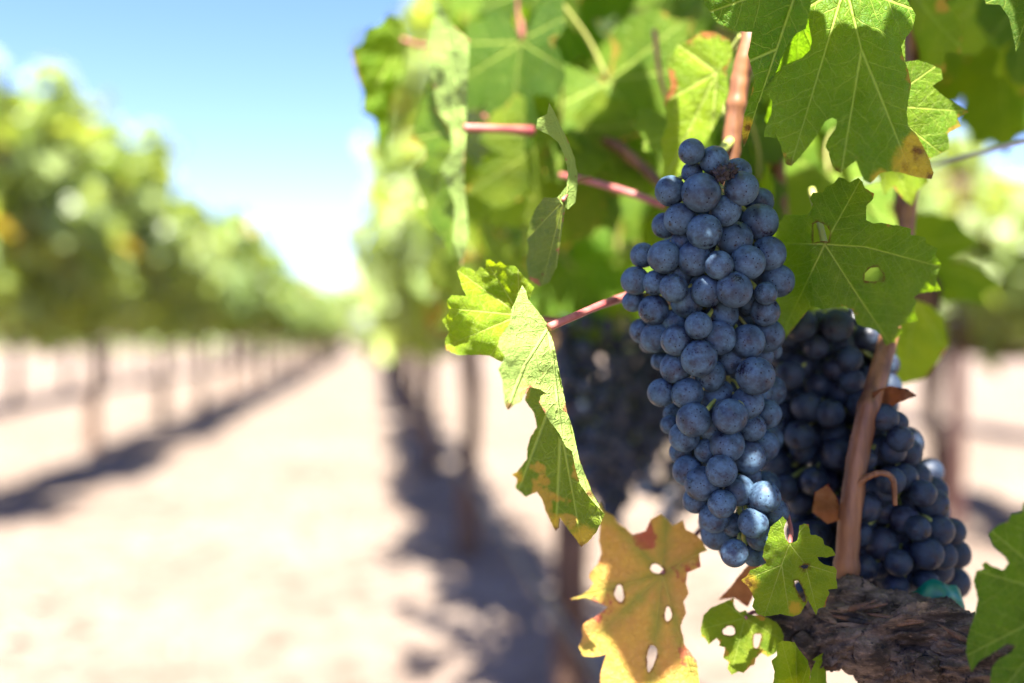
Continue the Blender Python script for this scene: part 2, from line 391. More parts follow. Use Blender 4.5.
def cordon_geo(rng, half=1.05, z=0.86, r=0.028):
    ph = rng.random() * 10
    pts = [(rng.uniform(-.015, .015), t * half, z + rng.uniform(-.02, .02)) for t in (-1, -.5, 0, .5, 1)]
    return tube_geo(pts, [r * .7, r, r * 1.2, r, r * .7], 10, lambda t, a, p: 1 + .25 * noise.noise(Vector((math.cos(a) * 2 + ph, p.y * 12, math.sin(a) * 2))), 8)

def cane_geo(rng, half=1.0):
    G = Geo()
    for k in range(14):
        y = rng.uniform(-half, half); z = .88
        a = Vector((rng.uniform(-.03, .03), y, z)); h = rng.uniform(.7, 1.25)
        b = a + Vector((rng.uniform(-.22, .22), rng.uniform(-.15, .15), h * .55)); c = b + Vector((rng.uniform(-.1, .1), rng.uniform(-.1, .1), h * .45))
        G.add(tube_geo([a, b, c], [.006, .005, .002], 6, None, 5))
    return G

VARIANTS = []
for k in range(4):
    rng = random.Random(100 + k)
    me_t = mesh('trunk', *trunk_geo(rng)); me_c = mesh('cordon', *cordon_geo(rng)); cg = cane_geo(rng); me_k = mesh('cane', cg.v, cg.f)
    me_l = crown_mesh('crown', 1900, crown_sampler(1.12, .36, .93, 2.02, 200 + k), .095, 300 + k)
    me_t.materials.append(M['trunk']); me_c.materials.append(M['trunk']); me_k.materials.append(M['cane']); me_l.materials.append(M['crown_lit'] if k % 2 else M['crown'])
    VARIANTS.append((me_t, me_c, me_k, me_l))

SPARSE = crown_mesh('crown', 750, crown_sampler(1.12, .36, .93, 2.12, 222), .095, 322); SPARSE.materials.append(M['crown'])
def vine(x, y, k, rot, label, group, shift=0.0, scale=1.0):
    e = empty('grapevine', (x, y, 0), label, 'grapevine', group)
    e.rotation_euler.z = rot; e.scale = (1, 1, scale)
    t, c, ca, l = VARIANTS[k % 4]
    if k == 102: l = SPARSE
    link('trunk', t, None, e); link('cordon', c, None, e); link('cane', ca, None, e)
    o = link('crown', l, None, e); o.location = (shift * (1 if abs(rot) < 1 else -1), 0, 0)
    return e

ROW = 2.25
rng = random.Random(8)
LX = -2.02
near_left = {0: 'tall leafy vine at the left picture edge, nearest of the left row', 1: 'left row vine with trunk standing left of the long path shadow, second from the camera',
             2: 'left row vine third from the camera, its slim trunk between two sunlit gaps', 3: 'left row vine fourth from the camera, before the row blurs together'}
for i in range(26):
    y = 5.41 + i * ROW
    vine(LX + rng.uniform(-.03, .03), y, i + rng.randrange(2), rng.choice([0, math.pi]),
         near_left.get(i, 'small blurred vine farther down the left row towards the vanishing point'), 'vines of the left row', shift=0.24, scale=rng.uniform(.96, 1.1))
for i in range(18):
    y = 6.4 + i * ROW
    vine(-4.45 + rng.uniform(-.04, .04), y, i + 1, rng.choice([0, math.pi]),
         'vine of the second row on the left, seen between the trunks of the first', 'vines of the second left row', scale=rng.uniform(.95, 1.06))
OX = 0.33
for i, y in enumerate([1.62, 3.75] + [6.0 + k * ROW for k in range(22)]):
    lab = ['vine just behind the main grape cluster, dark and out of focus', 'vine with red brown trunk standing behind the drooping curled leaf'][i] if i < 2 else 'blurred vine farther along the right side of the path'
    ev = vine(OX + (0.02 if i == 1 else 0), y, 102 if i == 0 else i + 2, 0 if i % 2 else math.pi, lab, 'vines along the right side of the path', shift=0.03 if i == 0 else -0.10, scale=rng.uniform(.97, 1.05)); ev.scale.x = .66 if i == 0 else .78
for i in range(7):
    y = 2.35 + i * ROW
    vine(2.75, y, i, rng.choice([0, math.pi]), ['vine of the next row at the right picture edge', 'vine of the next row seen behind the brown post'][i] if i < 2 else 'vine of the next row on the right, mostly hidden', 'vines of the next row on the right', scale=rng.uniform(.80, .90))
for i in range(7):
    vine(5.15, 4.2 + i * ROW, i + 2, rng.choice([0, math.pi]), 'vine of the second row on the right, small and pale beyond the first', 'vines of the second right row', scale=rng.uniform(.9, 1.0))

# tree line that closes the rows
def treeline():
    def f(rng):
        x = rng.uniform(-60, 70); z = rng.random() ** .8 * 1.75 * (3.2 + 1.3 * noise.noise(Vector((x * .12, 0, 0))) + .9 * noise.noise(Vector((x * .5, 4, 0))))
        return Vector((x, 72 + rng.uniform(-1.5, 1.5), z)), Vector((0, -1, .4))
    o = link('treeline', crown_mesh('treeline', 9000, f, .5, 55), M['crown_lit']); o['kind'] = 'stuff'
treeline()

# wooden post of the right row, trellis wires, drip hose
def post(x, y, h, label, lean=0.0):
    e = empty('vineyard_post', (x, y, 0), label, 'post', 'wooden posts of the right row')
    ph = x * 3
    v, f = tube_geo([(0, 0, -.1), (lean * .5, 0, h * .5), (lean, 0, h)], [.036, .034, .032], 18, lambda t, a, p: 1 + .07 * noise.noise(Vector((math.cos(a) * 3 + ph, math.sin(a) * 3, p.z * 2))), 10)
    link('shaft', mesh('shaft', v, f), M['post'], e)
    for z in (0.9, 1.3):
        v, f = tube_geo([(-.045, 0, z), (-.02, -.04, z + .01), (.03, -.038, z), (.05, 0, z)], [.003, .003], 6, None, 4)
        link('wire_clip', mesh('wire_clip', v, f), M['wire'], e)
post(2.50, 4.03, 1.52, 'slim red brown wooden post in the next row, right of the leaves', 0.03)
post(2.55, 8.3, 1.55, 'fainter wooden post farther along the next row', -0.02)

def strand(name, x, z, r, mat, label, cat, y0=-1.0, y1=54, sag=0.012, group=None):
    pts = []
    for i in range(int((y1 - y0) / 1.1) + 1):
        y = y0 + i * 1.1
        pts.append((x + .004 * math.sin(y * 2.1), y, z - sag * (0.5 - 0.5 * math.cos(2 * math.pi * y / 4.5))))
    v, f = tube_geo(pts, [r, r], 6, None, 2)
    o = link(name, mesh(name, v, f), mat); tag(o, label, cat, group); return o
strand('drip_hose', OX - .05, .40, .009, M['hose'], 'thin dark drip hose strung low along the vines on the right', 'hose')
strand('trellis_wire', LX, 1.30, .0016, M['wire'], 'thin wire through the foliage of the left row', 'wire')
strand('trellis_wire', 2.75, 1.25, .0016, M['wire'], 'thin wire along the next row on the right', 'wire')
v_, f_ = tube_geo([P(1100, 122, .42), P(1024, 141, .455), P(950, 160, .50), P(880, 178, .56), P(780, 205, .68)], [.0012, .0012], 8, None, 8)
o = link('trellis_wire', mesh('trellis_wire', v_, f_), M['wire']); tag(o, 'blue grey trellis wire crossing the sky gap at upper right', 'wire')

# ------------------------------------------------------------------ leaves
def inside(poly, pts):
    poly = np.asarray(poly, float); pts = np.asarray(pts, float); x, y = pts[:, 0], pts[:, 1]
    res = np.zeros(len(pts), bool); a = poly; b = np.roll(poly, -1, 0)
    for (x1, y1), (x2, y2) in zip(a, b):
        if y1 == y2: continue
        c = ((y1 > y) != (y2 > y)) & (x < (x2 - x1) * (y - y1) / (y2 - y1) + x1)
        res ^= c
    return res

def dist_poly(poly, pts):
    poly = np.asarray(poly, float); pts = np.asarray(pts, float); d = np.full(len(pts), 1e9)
    for a, b in zip(poly, np.roll(poly, -1, 0)):
        ab = b - a; L = max((ab ** 2).sum(), 1e-12); t = np.clip(((pts - a) @ ab) / L, 0, 1)
        d = np.minimum(d, np.hypot(*(pts - a - t[:, None] * ab).T))
    return d

def rough_outline(poly, step, rng, teeth):
    """resample an outline finely and add small uneven teeth"""
    out = []; n = len(poly)
    for i in range(n):
        a, b = Vector(poly[i]), Vector(poly[(i + 1) % n]); L = (b - a).length
        k = max(1, int(round(L / step)))
        nr = Vector((-(b - a).y, (b - a).x)).normalized() if L > 1e-9 else Vector((0, 0))
        for j in range(k):
            q = a + (b - a) * (j / k)
            if j: q = q + nr * rng.uniform(-teeth, teeth)
            out.append((q.x, q.y))
    return out

def ellipse(cx, cy, rx, ry, rot=0, n=16, seed=0):
    r = random.Random(seed + int(cx * 7 + cy)); out = []
    for i in range(n):
        a = 2 * math.pi * i / n; k = 1 + .22 * math.sin(a * 2 + cx) * math.cos(a + cy) + r.uniform(-.10, .10)
        x, y = rx * math.cos(a) * k, ry * math.sin(a) * k
        out.append((cx + x * math.cos(rot) - y * math.sin(rot), cy + x * math.sin(rot) + y * math.cos(rot)))
    return out

def leaf_flat(outline, holes, step):
    """triangulated flat leaf: points, triangles"""
    o = np.asarray(outline, float); lo, hi = o.min(0), o.max(0)
    gx, gy = np.meshgrid(np.arange(lo[0], hi[0], step), np.arange(lo[1], hi[1], step * .866)); gx = gx.copy(); gx[1::2] += step * .5
    pts = np.stack([gx.ravel(), gy.ravel()], 1)
    m = inside(o, pts) & (dist_poly(o, pts) > step * .45)
    for h in holes: m &= ~inside(h, pts) & (dist_poly(h, pts) > step * .4)
    pts = pts[m]
    co = [Vector(q) for q in o]; ed = [(i, (i + 1) % len(o)) for i in range(len(o))]
    for h in holes:
        b = len(co); co += [Vector(q) for q in h]; ed += [(b + i, b + (i + 1) % len(h)) for i in range(len(h))]
    co += [Vector(q) for q in pts]
    v, e, f, *_ = delaunay_2d_cdt(co, ed, [], 0, 1e-7)
    v = np.array([(q.x, q.y) for q in v]); f = np.array([t for t in f if len(t) == 3])
    cen = v[f].mean(1); keep = inside(o, cen)
    for h in holes: keep &= ~inside(h, cen)
    f = f[keep]
    used = np.unique(f); remap = -np.ones(len(v), int); remap[used] = np.arange(len(used))
    return v[used], remap[f]

def leaf_data(name, v2, tris, veins, root, size, pos3, outline, flip):
    """mesh with planar / vein coordinates in units of leaf length"""
    faces = [tuple(int(i) for i in (t[::-1] if flip else t)) for t in tris]
    me = mesh(name, pos3, faces)
    root = np.asarray(root, float)
    pl = me.uv_layers.new(name='planar'); ve = me.uv_layers.new(name='vein')
    loops = np.zeros(len(me.loops), int); me.loops.foreach_get('vertex_index', loops)
    pl.data.foreach_set('uv', ((v2[loops] - root) / size).ravel())
    tri = loops.reshape(-1, 3); cen = v2[tri].mean(1)
    best = np.full(len(tri), 1e9); idx = np.zeros(len(tri), int)
    for k, (a, b) in enumerate(veins):
        a, b = np.asarray(a, float), np.asarray(b, float); ab = b - a; t = np.clip(((cen - a) @ ab) / (ab @ ab), 0, 1)
        d = np.hypot(*(cen - a - t[:, None] * ab).T)
        q = d < best; best[q] = d[q]; idx[q] = k
    A = np.array([v[0] for v in veins], float)[idx]; B = np.array([v[1] for v in veins], float)[idx]
    D = B - A; L = np.hypot(*D.T)[:, None]; D = D / L; Nn = np.stack([-D[:, 1], D[:, 0]], 1)
    pv = v2[tri]; rel = pv - A[:, None, :]
    al = (rel * D[:, None, :]).sum(2) / size; pe = (rel * Nn[:, None, :]).sum(2) / size
    al = al + 3 * np.maximum(0, -al) * 0
    ve.data.foreach_set('uv', np.stack([al, pe], 2).ravel())
    at = me.attributes.new('edge', 'FLOAT', 'POINT'); at.data.foreach_set('value', dist_poly(outline, v2) / size)
    return me

def traced_leaf(label, islands, mat, seed=1, group=None, petiole=None, petiole_mat='petiole', petiole_r=.0013, name='grape_leaf', cat='leaf'):
    """islands: dicts of outline (photo pixels), root, veins, depth (number or function of px, py), holes, flip, step, teeth, pucker"""
    first = islands[0]; dfun = first['depth'] if callable(first['depth']) else (lambda x, y, d=first['depth']: d)
    org = P(first['root'][0], first['root'][1], dfun(*first['root']))
    e = empty(name, org, label, cat, group)
    for k, s in enumerate(islands):
        rng = random.Random(seed + k)
        df = s['depth'] if callable(s['depth']) else (lambda x, y, d=s['depth']: d)
        ol = rough_outline(s['outline'], s.get('res', 3.0), rng, s.get('teeth', .35))
        v2, tris = leaf_flat(ol, s.get('holes', []), s.get('step', 4.0))
        root = s['root']; size = max(np.hypot(*(np.asarray(b) - np.asarray(a))) for a, b in s['veins'])
        pk = s.get('pucker', .0009)
        pos = []
        # depth ripples: quilting between the veins and a wavy margin
        dv = np.full(len(v2), 1e9)
        for a, b in s['veins']:
            a, b = np.asarray(a, float), np.asarray(b, float); ab = b - a; t = np.clip(((v2 - a) @ ab) / (ab @ ab), 0, 1)
            dv = np.minimum(dv, np.hypot(*(v2 - a - t[:, None] * ab).T))
        for (x, y), q in zip(v2, dv):
            w = pk * (1.6 * noise.noise(Vector((x * .045, y * .045, seed))) + .7 * noise.noise(Vector((x * .13, y * .13, seed)))) - pk * 1.3 * (1 - math.exp(-q / 9.0))
            pos.append(P(x, y, df(x, y) + w) - org)
        tr = tris.copy()
        # pixel y points down: reverse so that faces look at the camera
        me = leaf_data('blade', v2, tr, s['veins'], root, size, pos, ol, flip=not s.get('flip', False))
        for key in ('yellowing', 'browning'):
            val = np.zeros(len(v2))
            for (bx, by, brd) in s.get(key, []): val = np.maximum(val, np.exp(-((v2[:, 0] - bx) ** 2 + (v2[:, 1] - by) ** 2) / brd ** 2))
            if key == 'browning':
                for h in s.get('holes', []): val = np.maximum(val, .95 * np.exp(-(dist_poly(h, v2) / 2.6) ** 2))
            at = me.attributes.new(key, 'FLOAT', 'POINT'); at.data.foreach_set('value', val)
        link('blade', me, M[s.get('mat', mat)], e)
    if petiole:
        v, f = tube_geo([P(*q) - org for q in petiole], [petiole_r * 1.0, petiole_r * .9, petiole_r * 1.25], 10, None, 8)
        link('petiole', mesh('petiole', v, f), M[petiole_mat], e)
    return e

def scale_pts(pts, k, ox, oy): return [(ox + x / k, oy + y / k) for x, y in pts]
def sp(p, k, ox, oy): return (ox + p[0] / k, oy + p[1] / k)

# --- large leaf hanging over the cluster, upper right
K = (3.416, 740, 0)
L1 = scale_pts([(232, 30), (236, 90), (245, 130), (240, 170), (215, 195), (150, 225), (100, 270), (78, 310), (110, 345), (108, 385), (85, 440), (82, 468), (130, 470), (140, 500), (155, 560), (175, 568),
      (205, 535), (235, 500), (265, 460), (290, 415), (315, 402), (330, 410), (328, 440), (300, 475), (290, 500), (305, 520), (312, 550), (325, 580), (345, 590), (370, 565), (395, 548), (408, 580), (420, 612), (445, 628),
      (480, 590), (520, 585), (550, 590), (600, 605), (655, 612), (662, 590), (645, 540), (620, 490), (600, 455), (575, 430), (570, 380), (578, 330), (585, 290), (575, 240), (560, 200), (550, 160), (565, 130), (590, 100), (600, 50), (570, 0),
      (540, -80), (460, -130), (400, -100), (365, -60), (330, -100), (270, -90)], *K)
vr = sp((360, -55), *K)
traced_leaf('large green leaf with a yellow lower corner hanging above right of the main cluster',
    [dict(outline=L1, root=vr, veins=[(vr, sp((205, 460), *K)), (vr, sp((415, 170), *K)), (sp((415, 170), *K), sp((540, 480), *K)), (sp((415, 170), *K), sp((372, 430), *K)), (vr, sp((590, 30), *K)), (vr, sp((240, 20), *K))],
     depth=lambda x, y: .352 + .00014 * (80 - y) + .0000021 * (x - 850) ** 2, step=3.2, pucker=.0012, yellowing=[(912, 165, 22), (922, 175, 14), (915, 145, 14), (880, 178, 10)], browning=[(918, 152, 10), (905, 167, 6), (931, 178, 7), (789, 166, 8), (838, 173, 7)])], 'leaf', 1,
    petiole=[(846, -14, .365), (830, -40, .38), (800, -70, .41)])
# its folded left lobe neighbour with the brown tip
traced_leaf('narrow folded leaf with a dry brown tip, left of the large upper leaf',
    [dict(outline=[(700, -30), (705, 5), (716, 22), (733, 31), (752, 32), (748, 55), (755, 78), (750, 98), (744, 116), (742, 134), (744, 147), (748, 138), (754, 118), (758, 104), (766, 92), (774, 78), (780, 62), (787, 46), (797, 33), (806, 29), (812, 0), (806, -30), (760, -50)],
          root=(800, -20), veins=[((800, -20), (746, 140)), ((800, -20), (715, 10)), ((775, 50), (752, 60))], depth=lambda x, y: .356 + .00022 * (790 - x) + .0001 * (y - 50), step=3.2, pucker=.0012, browning=[(744, 142, 11), (748, 128, 5)], yellowing=[(746, 130, 14)])], 'leaf_deep', 2,
    petiole=[(800, -20, .355), (802, -45, .37), (795, -80, .40)])
# leaf behind on the right
traced_leaf('darker leaf partly hidden behind the right edge of the large upper leaf',
    [dict(outline=[(905, 62), (918, 60), (930, 64), (941, 69), (943, 79), (932, 86), (945, 97), (960, 106), (969, 112), (957, 118), (961, 126), (948, 133), (949, 149), (936, 156), (926, 160), (908, 150), (880, 125), (875, 60), (868, 20), (890, -12), (905, 20)],
          root=(880, 105), veins=[((880, 105), (962, 111)), ((880, 105), (940, 152)), ((880, 105), (930, 70)), ((880, 105), (890, 0))], depth=lambda x, y: .385 + .0002 * (x - 900), size=70)], 'leaf', 3,
    petiole=[(880, 105, .381), (872, 70, .40), (868, 30, .43)])
traced_leaf('small pale leaf tip showing below the yellow corner of the large leaf',
    [dict(outline=[(862, 155), (872, 168), (880, 178), (884, 196), (893, 186), (904, 200), (912, 206), (917, 191), (928, 181), (926, 165), (905, 148), (880, 140)], root=(885, 150), veins=[((885, 150), (912, 203)), ((885, 150), (884, 194)), ((885, 150), (926, 178))], depth=.43, size=60)], 'leaf_bright', 4)
# dark leaf filling the sinus behind the large leaf
traced_leaf('dark green leaf seen through the round notch of the large upper leaf',
    [dict(outline=[(752, 20), (770, 5), (800, 8), (822, 25), (828, 60), (815, 95), (800, 125), (795, 150), (780, 140), (765, 120), (772, 95), (758, 70)], root=(800, 20), veins=[((800, 20), (792, 145)), ((800, 20), (765, 60)), ((800, 20), (822, 70))], depth=lambda x, y: .40 + .0004 * (y - 60), size=90)], 'leaf_deep', 5)
# --- right leaf with the hole
K = (2.845, 760, 160)
L5 = scale_pts([(135, 155), (146, 140), (150, 125), (142, 108), (150, 93), (180, 92), (186, 78), (210, 66), (225, 48), (243, 55), (255, 64), (280, 50), (292, 62), (298, 80), (325, 95), (322, 110), (303, 130), (302, 150), (302, 170), (320, 180), (345, 178), (375, 184),
      (400, 188), (430, 195), (428, 212), (470, 220), (474, 238), (505, 250), (499, 272), (516, 296), (507, 318), (501, 340), (515, 372), (480, 376), (452, 381), (438, 390), (446, 402), (438, 430), (450, 455), (430, 462), (410, 464), (394, 475), (405, 491), (385, 510), (388, 530), (376, 553),
      (360, 530), (345, 500), (330, 485), (300, 476), (277, 468), (262, 425), (240, 415), (205, 420), (175, 425), (150, 415), (135, 430), (110, 460), (85, 490), (62, 520), (45, 500), (25, 470), (20, 400), (28, 330), (10, 280), (30, 220), (38, 190), (62, 170), (70, 154), (112, 158)], *K)
vr = sp((184, 240), *K)
traced_leaf('jagged green leaf with one torn hole and a sunlit patch, right of the main cluster',
    [dict(outline=L5, root=vr, veins=[(vr, sp((283, 62), *K)), (vr, sp((300, 247), *K)), (sp((300, 247), *K), sp((500, 300), *K)), (vr, sp((255, 350), *K)), (sp((255, 350), *K), sp((382, 540), *K)), (vr, sp((58, 505), *K)), (vr, sp((40, 235), *K))],
     holes=[scale_pts([(298, 322), (315, 306), (336, 305), (350, 325), (352, 342), (322, 346), (297, 343)], *K), scale_pts([(152, 182), (166, 176), (190, 187), (200, 206), (194, 232), (176, 230), (152, 236)], *K)],
     depth=lambda x, y: .374 + .0012 * max(0, 812 - x) + .00010 * (x - 825) + .00012 * (y - 250) + .0000022 * ((x - 830) * .6 + (y - 245)) ** 2 * .6, step=3.0, res=2.5, size=60, pucker=.0011)], 'leaf', 6,
    petiole=[(824.5, 244, .3745), (820, 225, .384), (812, 190, .42)], petiole_mat='petiole_green')
# --- small leaf right under the cluster
K = (3.731, 690, 500)
L6 = scale_pts([(370, 160), (355, 140), (350, 110), (360, 75), (345, 60), (325, 80), (300, 100), (290, 140), (275, 180), (270, 210), (285, 235), (255, 250), (225, 260), (215, 280), (190, 300), (215, 320), (230, 345), (240, 370), (232, 395), (250, 425), (280, 435), (310, 430), (335, 425), (360, 430), (385, 435),
      (410, 425), (435, 385), (440, 370), (455, 400), (470, 430), (480, 405), (505, 400), (510, 375), (520, 345), (515, 335), (550, 330), (545, 290), (548, 265), (540, 250), (500, 240), (480, 225), (475, 212), (510, 215), (543, 205), (530, 180), (500, 165), (495, 145), (470, 130), (450, 130), (443, 90), (425, 88), (408, 95), (400, 150), (385, 158)], *K)
vr = sp((372, 163), *K)
traced_leaf('small bright green serrated leaf with tiny holes directly below the main cluster',
    [dict(outline=L6, root=vr, veins=[(vr, sp((342, 242), *K)), (sp((342, 242), *K), sp((280, 425), *K)), (sp((342, 242), *K), sp((200, 300), *K)), (sp((342, 242), *K), sp((370, 420), *K)), (vr, sp((430, 240), *K)), (sp((430, 240), *K), sp((475, 420), *K)), (sp((430, 240), *K), sp((545, 275), *K)), (vr, sp((335, 75), *K)), (vr, sp((428, 95), *K))],
     holes=[scale_pts(ellipse(427, 249, 13, 7), *K), scale_pts([(390, 302), (403, 300), (418, 325), (430, 360), (431, 378), (422, 378), (405, 347), (391, 320)], *K)],
     depth=lambda x, y: .366 + .00008 * (y - 570) + .0000020 * (x - 795) ** 2, step=2.6, res=2.2, browning=[(805, 567, 6), (748, 583, 8)], yellowing=[(748, 584, 12), (795, 608, 8)])], 'leaf_bright', 7,
    petiole=[(789.7, 543.7, .3663), (791, 530, .376), (786, 512, .39), (779, 500, .40)], petiole_r=.0009)
# --- olive leaf with holes below
L7 = scale_pts([(165, 365), (130, 380), (80, 400), (50, 430), (40, 480), (42, 510), (55, 515), (70, 540), (100, 515), (112, 530), (108, 545), (130, 550), (125, 590), (145, 605), (140, 630), (155, 652), (180, 640), (200, 645), (225, 620), (240, 615), (245, 590), (265, 570), (290, 585), (320, 570), (345, 540), (350, 510), (340, 480), (320, 455), (290, 440), (260, 430), (240, 430), (218, 428), (208, 410), (186, 418), (170, 405), (163, 385)], *K)
vr = sp((205, 440), *K)
traced_leaf('olive green leaf with three round holes low beside the yellow leaf',
    [dict(outline=L7, root=vr, veins=[(vr, sp((50, 480), *K)), (vr, sp((155, 640), *K)), (vr, sp((270, 565), *K)), (vr, sp((340, 520), *K)), (vr, sp((140, 390), *K))],
     holes=[scale_pts(ellipse(147, 487, 24, 17), *K), scale_pts(ellipse(250, 520, 14, 28, .2), *K)], depth=lambda x, y: .398 - .0001 * (y - 630), step=3, size=50)], 'leaf_worn', 8,
    petiole=[(744.9, 618, .399), (755, 612, .405), (768, 620, .42), (782, 634, .43)], petiole_r=.0009)
# reddish leaf between
traced_leaf('small reddish brown leaf behind the small bright green leaf',
    [dict(outline=scale_pts([(105, 372), (150, 325), (180, 285), (215, 245), (250, 210), (285, 195), (285, 235), (260, 250), (245, 300), (235, 360), (215, 400), (165, 365)], *K), root=sp((240, 370), *K), veins=[(sp((240, 370), *K), sp((120, 360), *K)), (sp((240, 370), *K), sp((270, 215), *K))], depth=.413, size=40)], 'leaf_red', 9)
# young crumpled leaf at the bottom
traced_leaf('pale crumpled young leaf at the bottom edge under the gnarled cordon',
    [dict(outline=scale_pts([(320, 540), (345, 525), (390, 530), (408, 560), (440, 600), (450, 640), (445, 700), (430, 760), (330, 770), (308, 700), (316, 640), (304, 600), (325, 580)], *K), root=sp((400, 740), *K), veins=[(sp((400, 740), *K), sp((345, 535), *K)), (sp((400, 740), *K), sp((395, 545), *K)), (sp((400, 740), *K), sp((440, 620), *K))],
          depth=lambda x, y: .372 + .006 * math.sin(x * .16) + .004 * math.sin(y * .13 + x * .05), step=2.4, size=50, pucker=.002)], 'leaf_bright', 10)
traced_leaf('small grey green leaf blade beside the pale crumpled young leaf',
    [dict(outline=scale_pts([(545, 553), (520, 570), (500, 582), (495, 600), (508, 640), (512, 720), (455, 730), (445, 680), (452, 640), (470, 600), (455, 597), (490, 573)], *K), root=sp((475, 720), *K), veins=[(sp((475, 720), *K), sp((478, 600), *K)), (sp((478, 600), *K), sp((540, 557), *K))], depth=lambda x, y: .384 + .0004 * (x - 815), step=2.6, size=40)], 'leaf', 11)
# --- leaf cut by the right picture edge
K = (3.36, 960, 480)
L10 = scale_pts([(215, 75), (207, 108), (172, 115), (160, 140), (130, 150), (95, 180), (105, 205), (115, 225), (150, 255), (163, 280), (145, 302), (110, 290), (85, 275), (74, 286), (80, 298), (55, 305), (45, 340), (60, 400), (45, 470), (25, 530), (20, 580), (38, 645), (62, 610), (105, 585), (160, 550), (187, 558), (168, 582), (130, 602), (107, 630), (100, 690), (110, 760), (300, 800), (400, 600), (420, 400), (350, 200), (280, 95)], *K)
traced_leaf('large plain green leaf cut off by the lower right picture edge',
    [dict(outline=L10, root=(1075, 600), veins=[((1075, 600), (968, 655)), ((1075, 600), (976, 570)), ((1075, 600), (990, 530)), ((1075, 600), (1022, 505)), ((1075, 600), (995, 700))], depth=lambda x, y: .322 + .00022 * (1000 - x), size=110)], 'leaf_deep', 12,
    petiole=[(1075, 600, .306), (1095, 570, .31), (1120, 520, .33)])
# --- yellow orange autumn leaf
K = (3.731, 560, 500)
L11 = scale_pts([(150, 5), (165, 40), (200, 60), (215, 85), (240, 100), (270, 130), (320, 115), (340, 70), (375, 50), (400, 70), (420, 95), (460, 75), (470, 110), (500, 125), (530, 150), (550, 190), (520, 200), (525, 250), (475, 270), (470, 310), (480, 350), (460, 380), (470, 420), (450, 470), (465, 540), (510, 600), (520, 683), (530, 740), (470, 800), (350, 850), (200, 800), (150, 720), (150, 650), (165, 600), (175, 575),
      (130, 585), (85, 582), (70, 550), (85, 510), (80, 480), (90, 460), (140, 430), (180, 400), (150, 385), (100, 365), (35, 370), (80, 355), (110, 335), (125, 310), (110, 290), (115, 270), (140, 240), (155, 200), (145, 150), (150, 100), (130, 40)], *K)
vr = sp((382, 278), *K)
traced_leaf('large yellow orange autumn leaf with red margins, three holes and sun spot cutout',
    [dict(outline=L11, root=vr, veins=[(vr, sp((45, 368), *K)), (vr, sp((80, 565), *K)), (vr, sp((330, 740), *K)), (vr, sp((170, 50), *K)), (vr, sp((395, 80), *K)), (vr, sp((540, 185), *K)), (vr, sp((490, 650), *K))],
     holes=[scale_pts(ellipse(362, 255, 27, 17, .4), *K), scale_pts(ellipse(405, 425, 13, 28), *K), scale_pts(ellipse(343, 590, 16, 50, .2), *K), scale_pts(ellipse(220, 350, 17, 32, -.1), *K)],  # last hole stands in for a bright sun spot on the blade
     depth=lambda x, y: .41 - .00012 * (y - 590) + .00010 * (640 - x), step=4, size=85, pucker=.0013)], 'leaf_yellow', 13,
    petiole=[(662.4, 574.5, .4095), (678, 556, .42), (700, 530, .44), (715, 515, .455)], petiole_r=.0012)
# --- curled drooping leaf, left
flap = [(522, 285), (526, 290), (528, 299), (537, 310), (548, 325), (554, 345), (559, 370), (567, 412), (574, 433), (579, 459), (585, 475), (592, 493), (604, 514), (596, 505), (587, 494), (580, 484), (575, 467), (572, 451), (566, 447), (559, 433), (549, 420), (539, 402), (541, 396), (546, 393), (540, 389), (530, 387), (524, 396), (521, 402), (514, 405), (508, 410), (505, 404), (503, 389), (502, 379), (498, 369), (505, 357), (498, 346), (500, 337), (510, 323), (511, 310), (516, 299)]
lobe = [(529, 380), (525, 400), (534, 413), (537, 427), (530, 438), (527, 449), (527, 459), (517, 472), (512, 474), (517, 479), (515.6, 488), (526, 497), (537, 492), (542, 499), (546, 512), (555, 531), (558.6, 527.6), (559, 517), (567, 527.6), (575, 538), (581.5, 547), (588, 542), (596, 533), (602, 520), (605, 514), (592, 492), (579, 459), (567, 412), (559, 372), (548, 366)]
def fold_x(y): return float(np.interp(y, [285, 325, 370, 412, 459, 493, 514], [524, 548, 559, 567, 579, 592, 604]))
traced_leaf('drooping folded leaf with pale underside and red tips, left of the main cluster',
    [dict(outline=flap, root=(549, 327), veins=[((549, 327), (525, 365)), ((525, 365), (508, 408)), ((549, 327), (523, 288)), ((549, 327), (578, 455)), ((549, 327), (560, 420))], depth=lambda x, y: .372 - .00055 * max(0, fold_x(y) - x) + .0015 * math.sin(y * .12), flip=True, step=2.4, res=2.5, mat='leaf_pale', pucker=.0010, browning=[(508, 408, 8), (590, 494, 7), (600, 511, 7)]),
     dict(outline=lobe, root=(549, 366), veins=[((549, 366), (582, 545)), ((552, 400), (520, 485)), ((560, 440), (556, 528)), ((549, 366), (600, 515))], depth=lambda x, y: .372 + .0005 * max(0, fold_x(y) - x), step=2.8, res=2.5, mat='leaf_worn', yellowing=[(583, 540, 16), (556, 524, 10), (516, 476, 8)], browning=[(582, 546, 6), (556, 529, 7)])], 'leaf_pale', 14,
    petiole=[(549, 327, .3715), (575, 316, .378), (604, 304, .392), (640, 292, .42)], petiole_r=.0016)
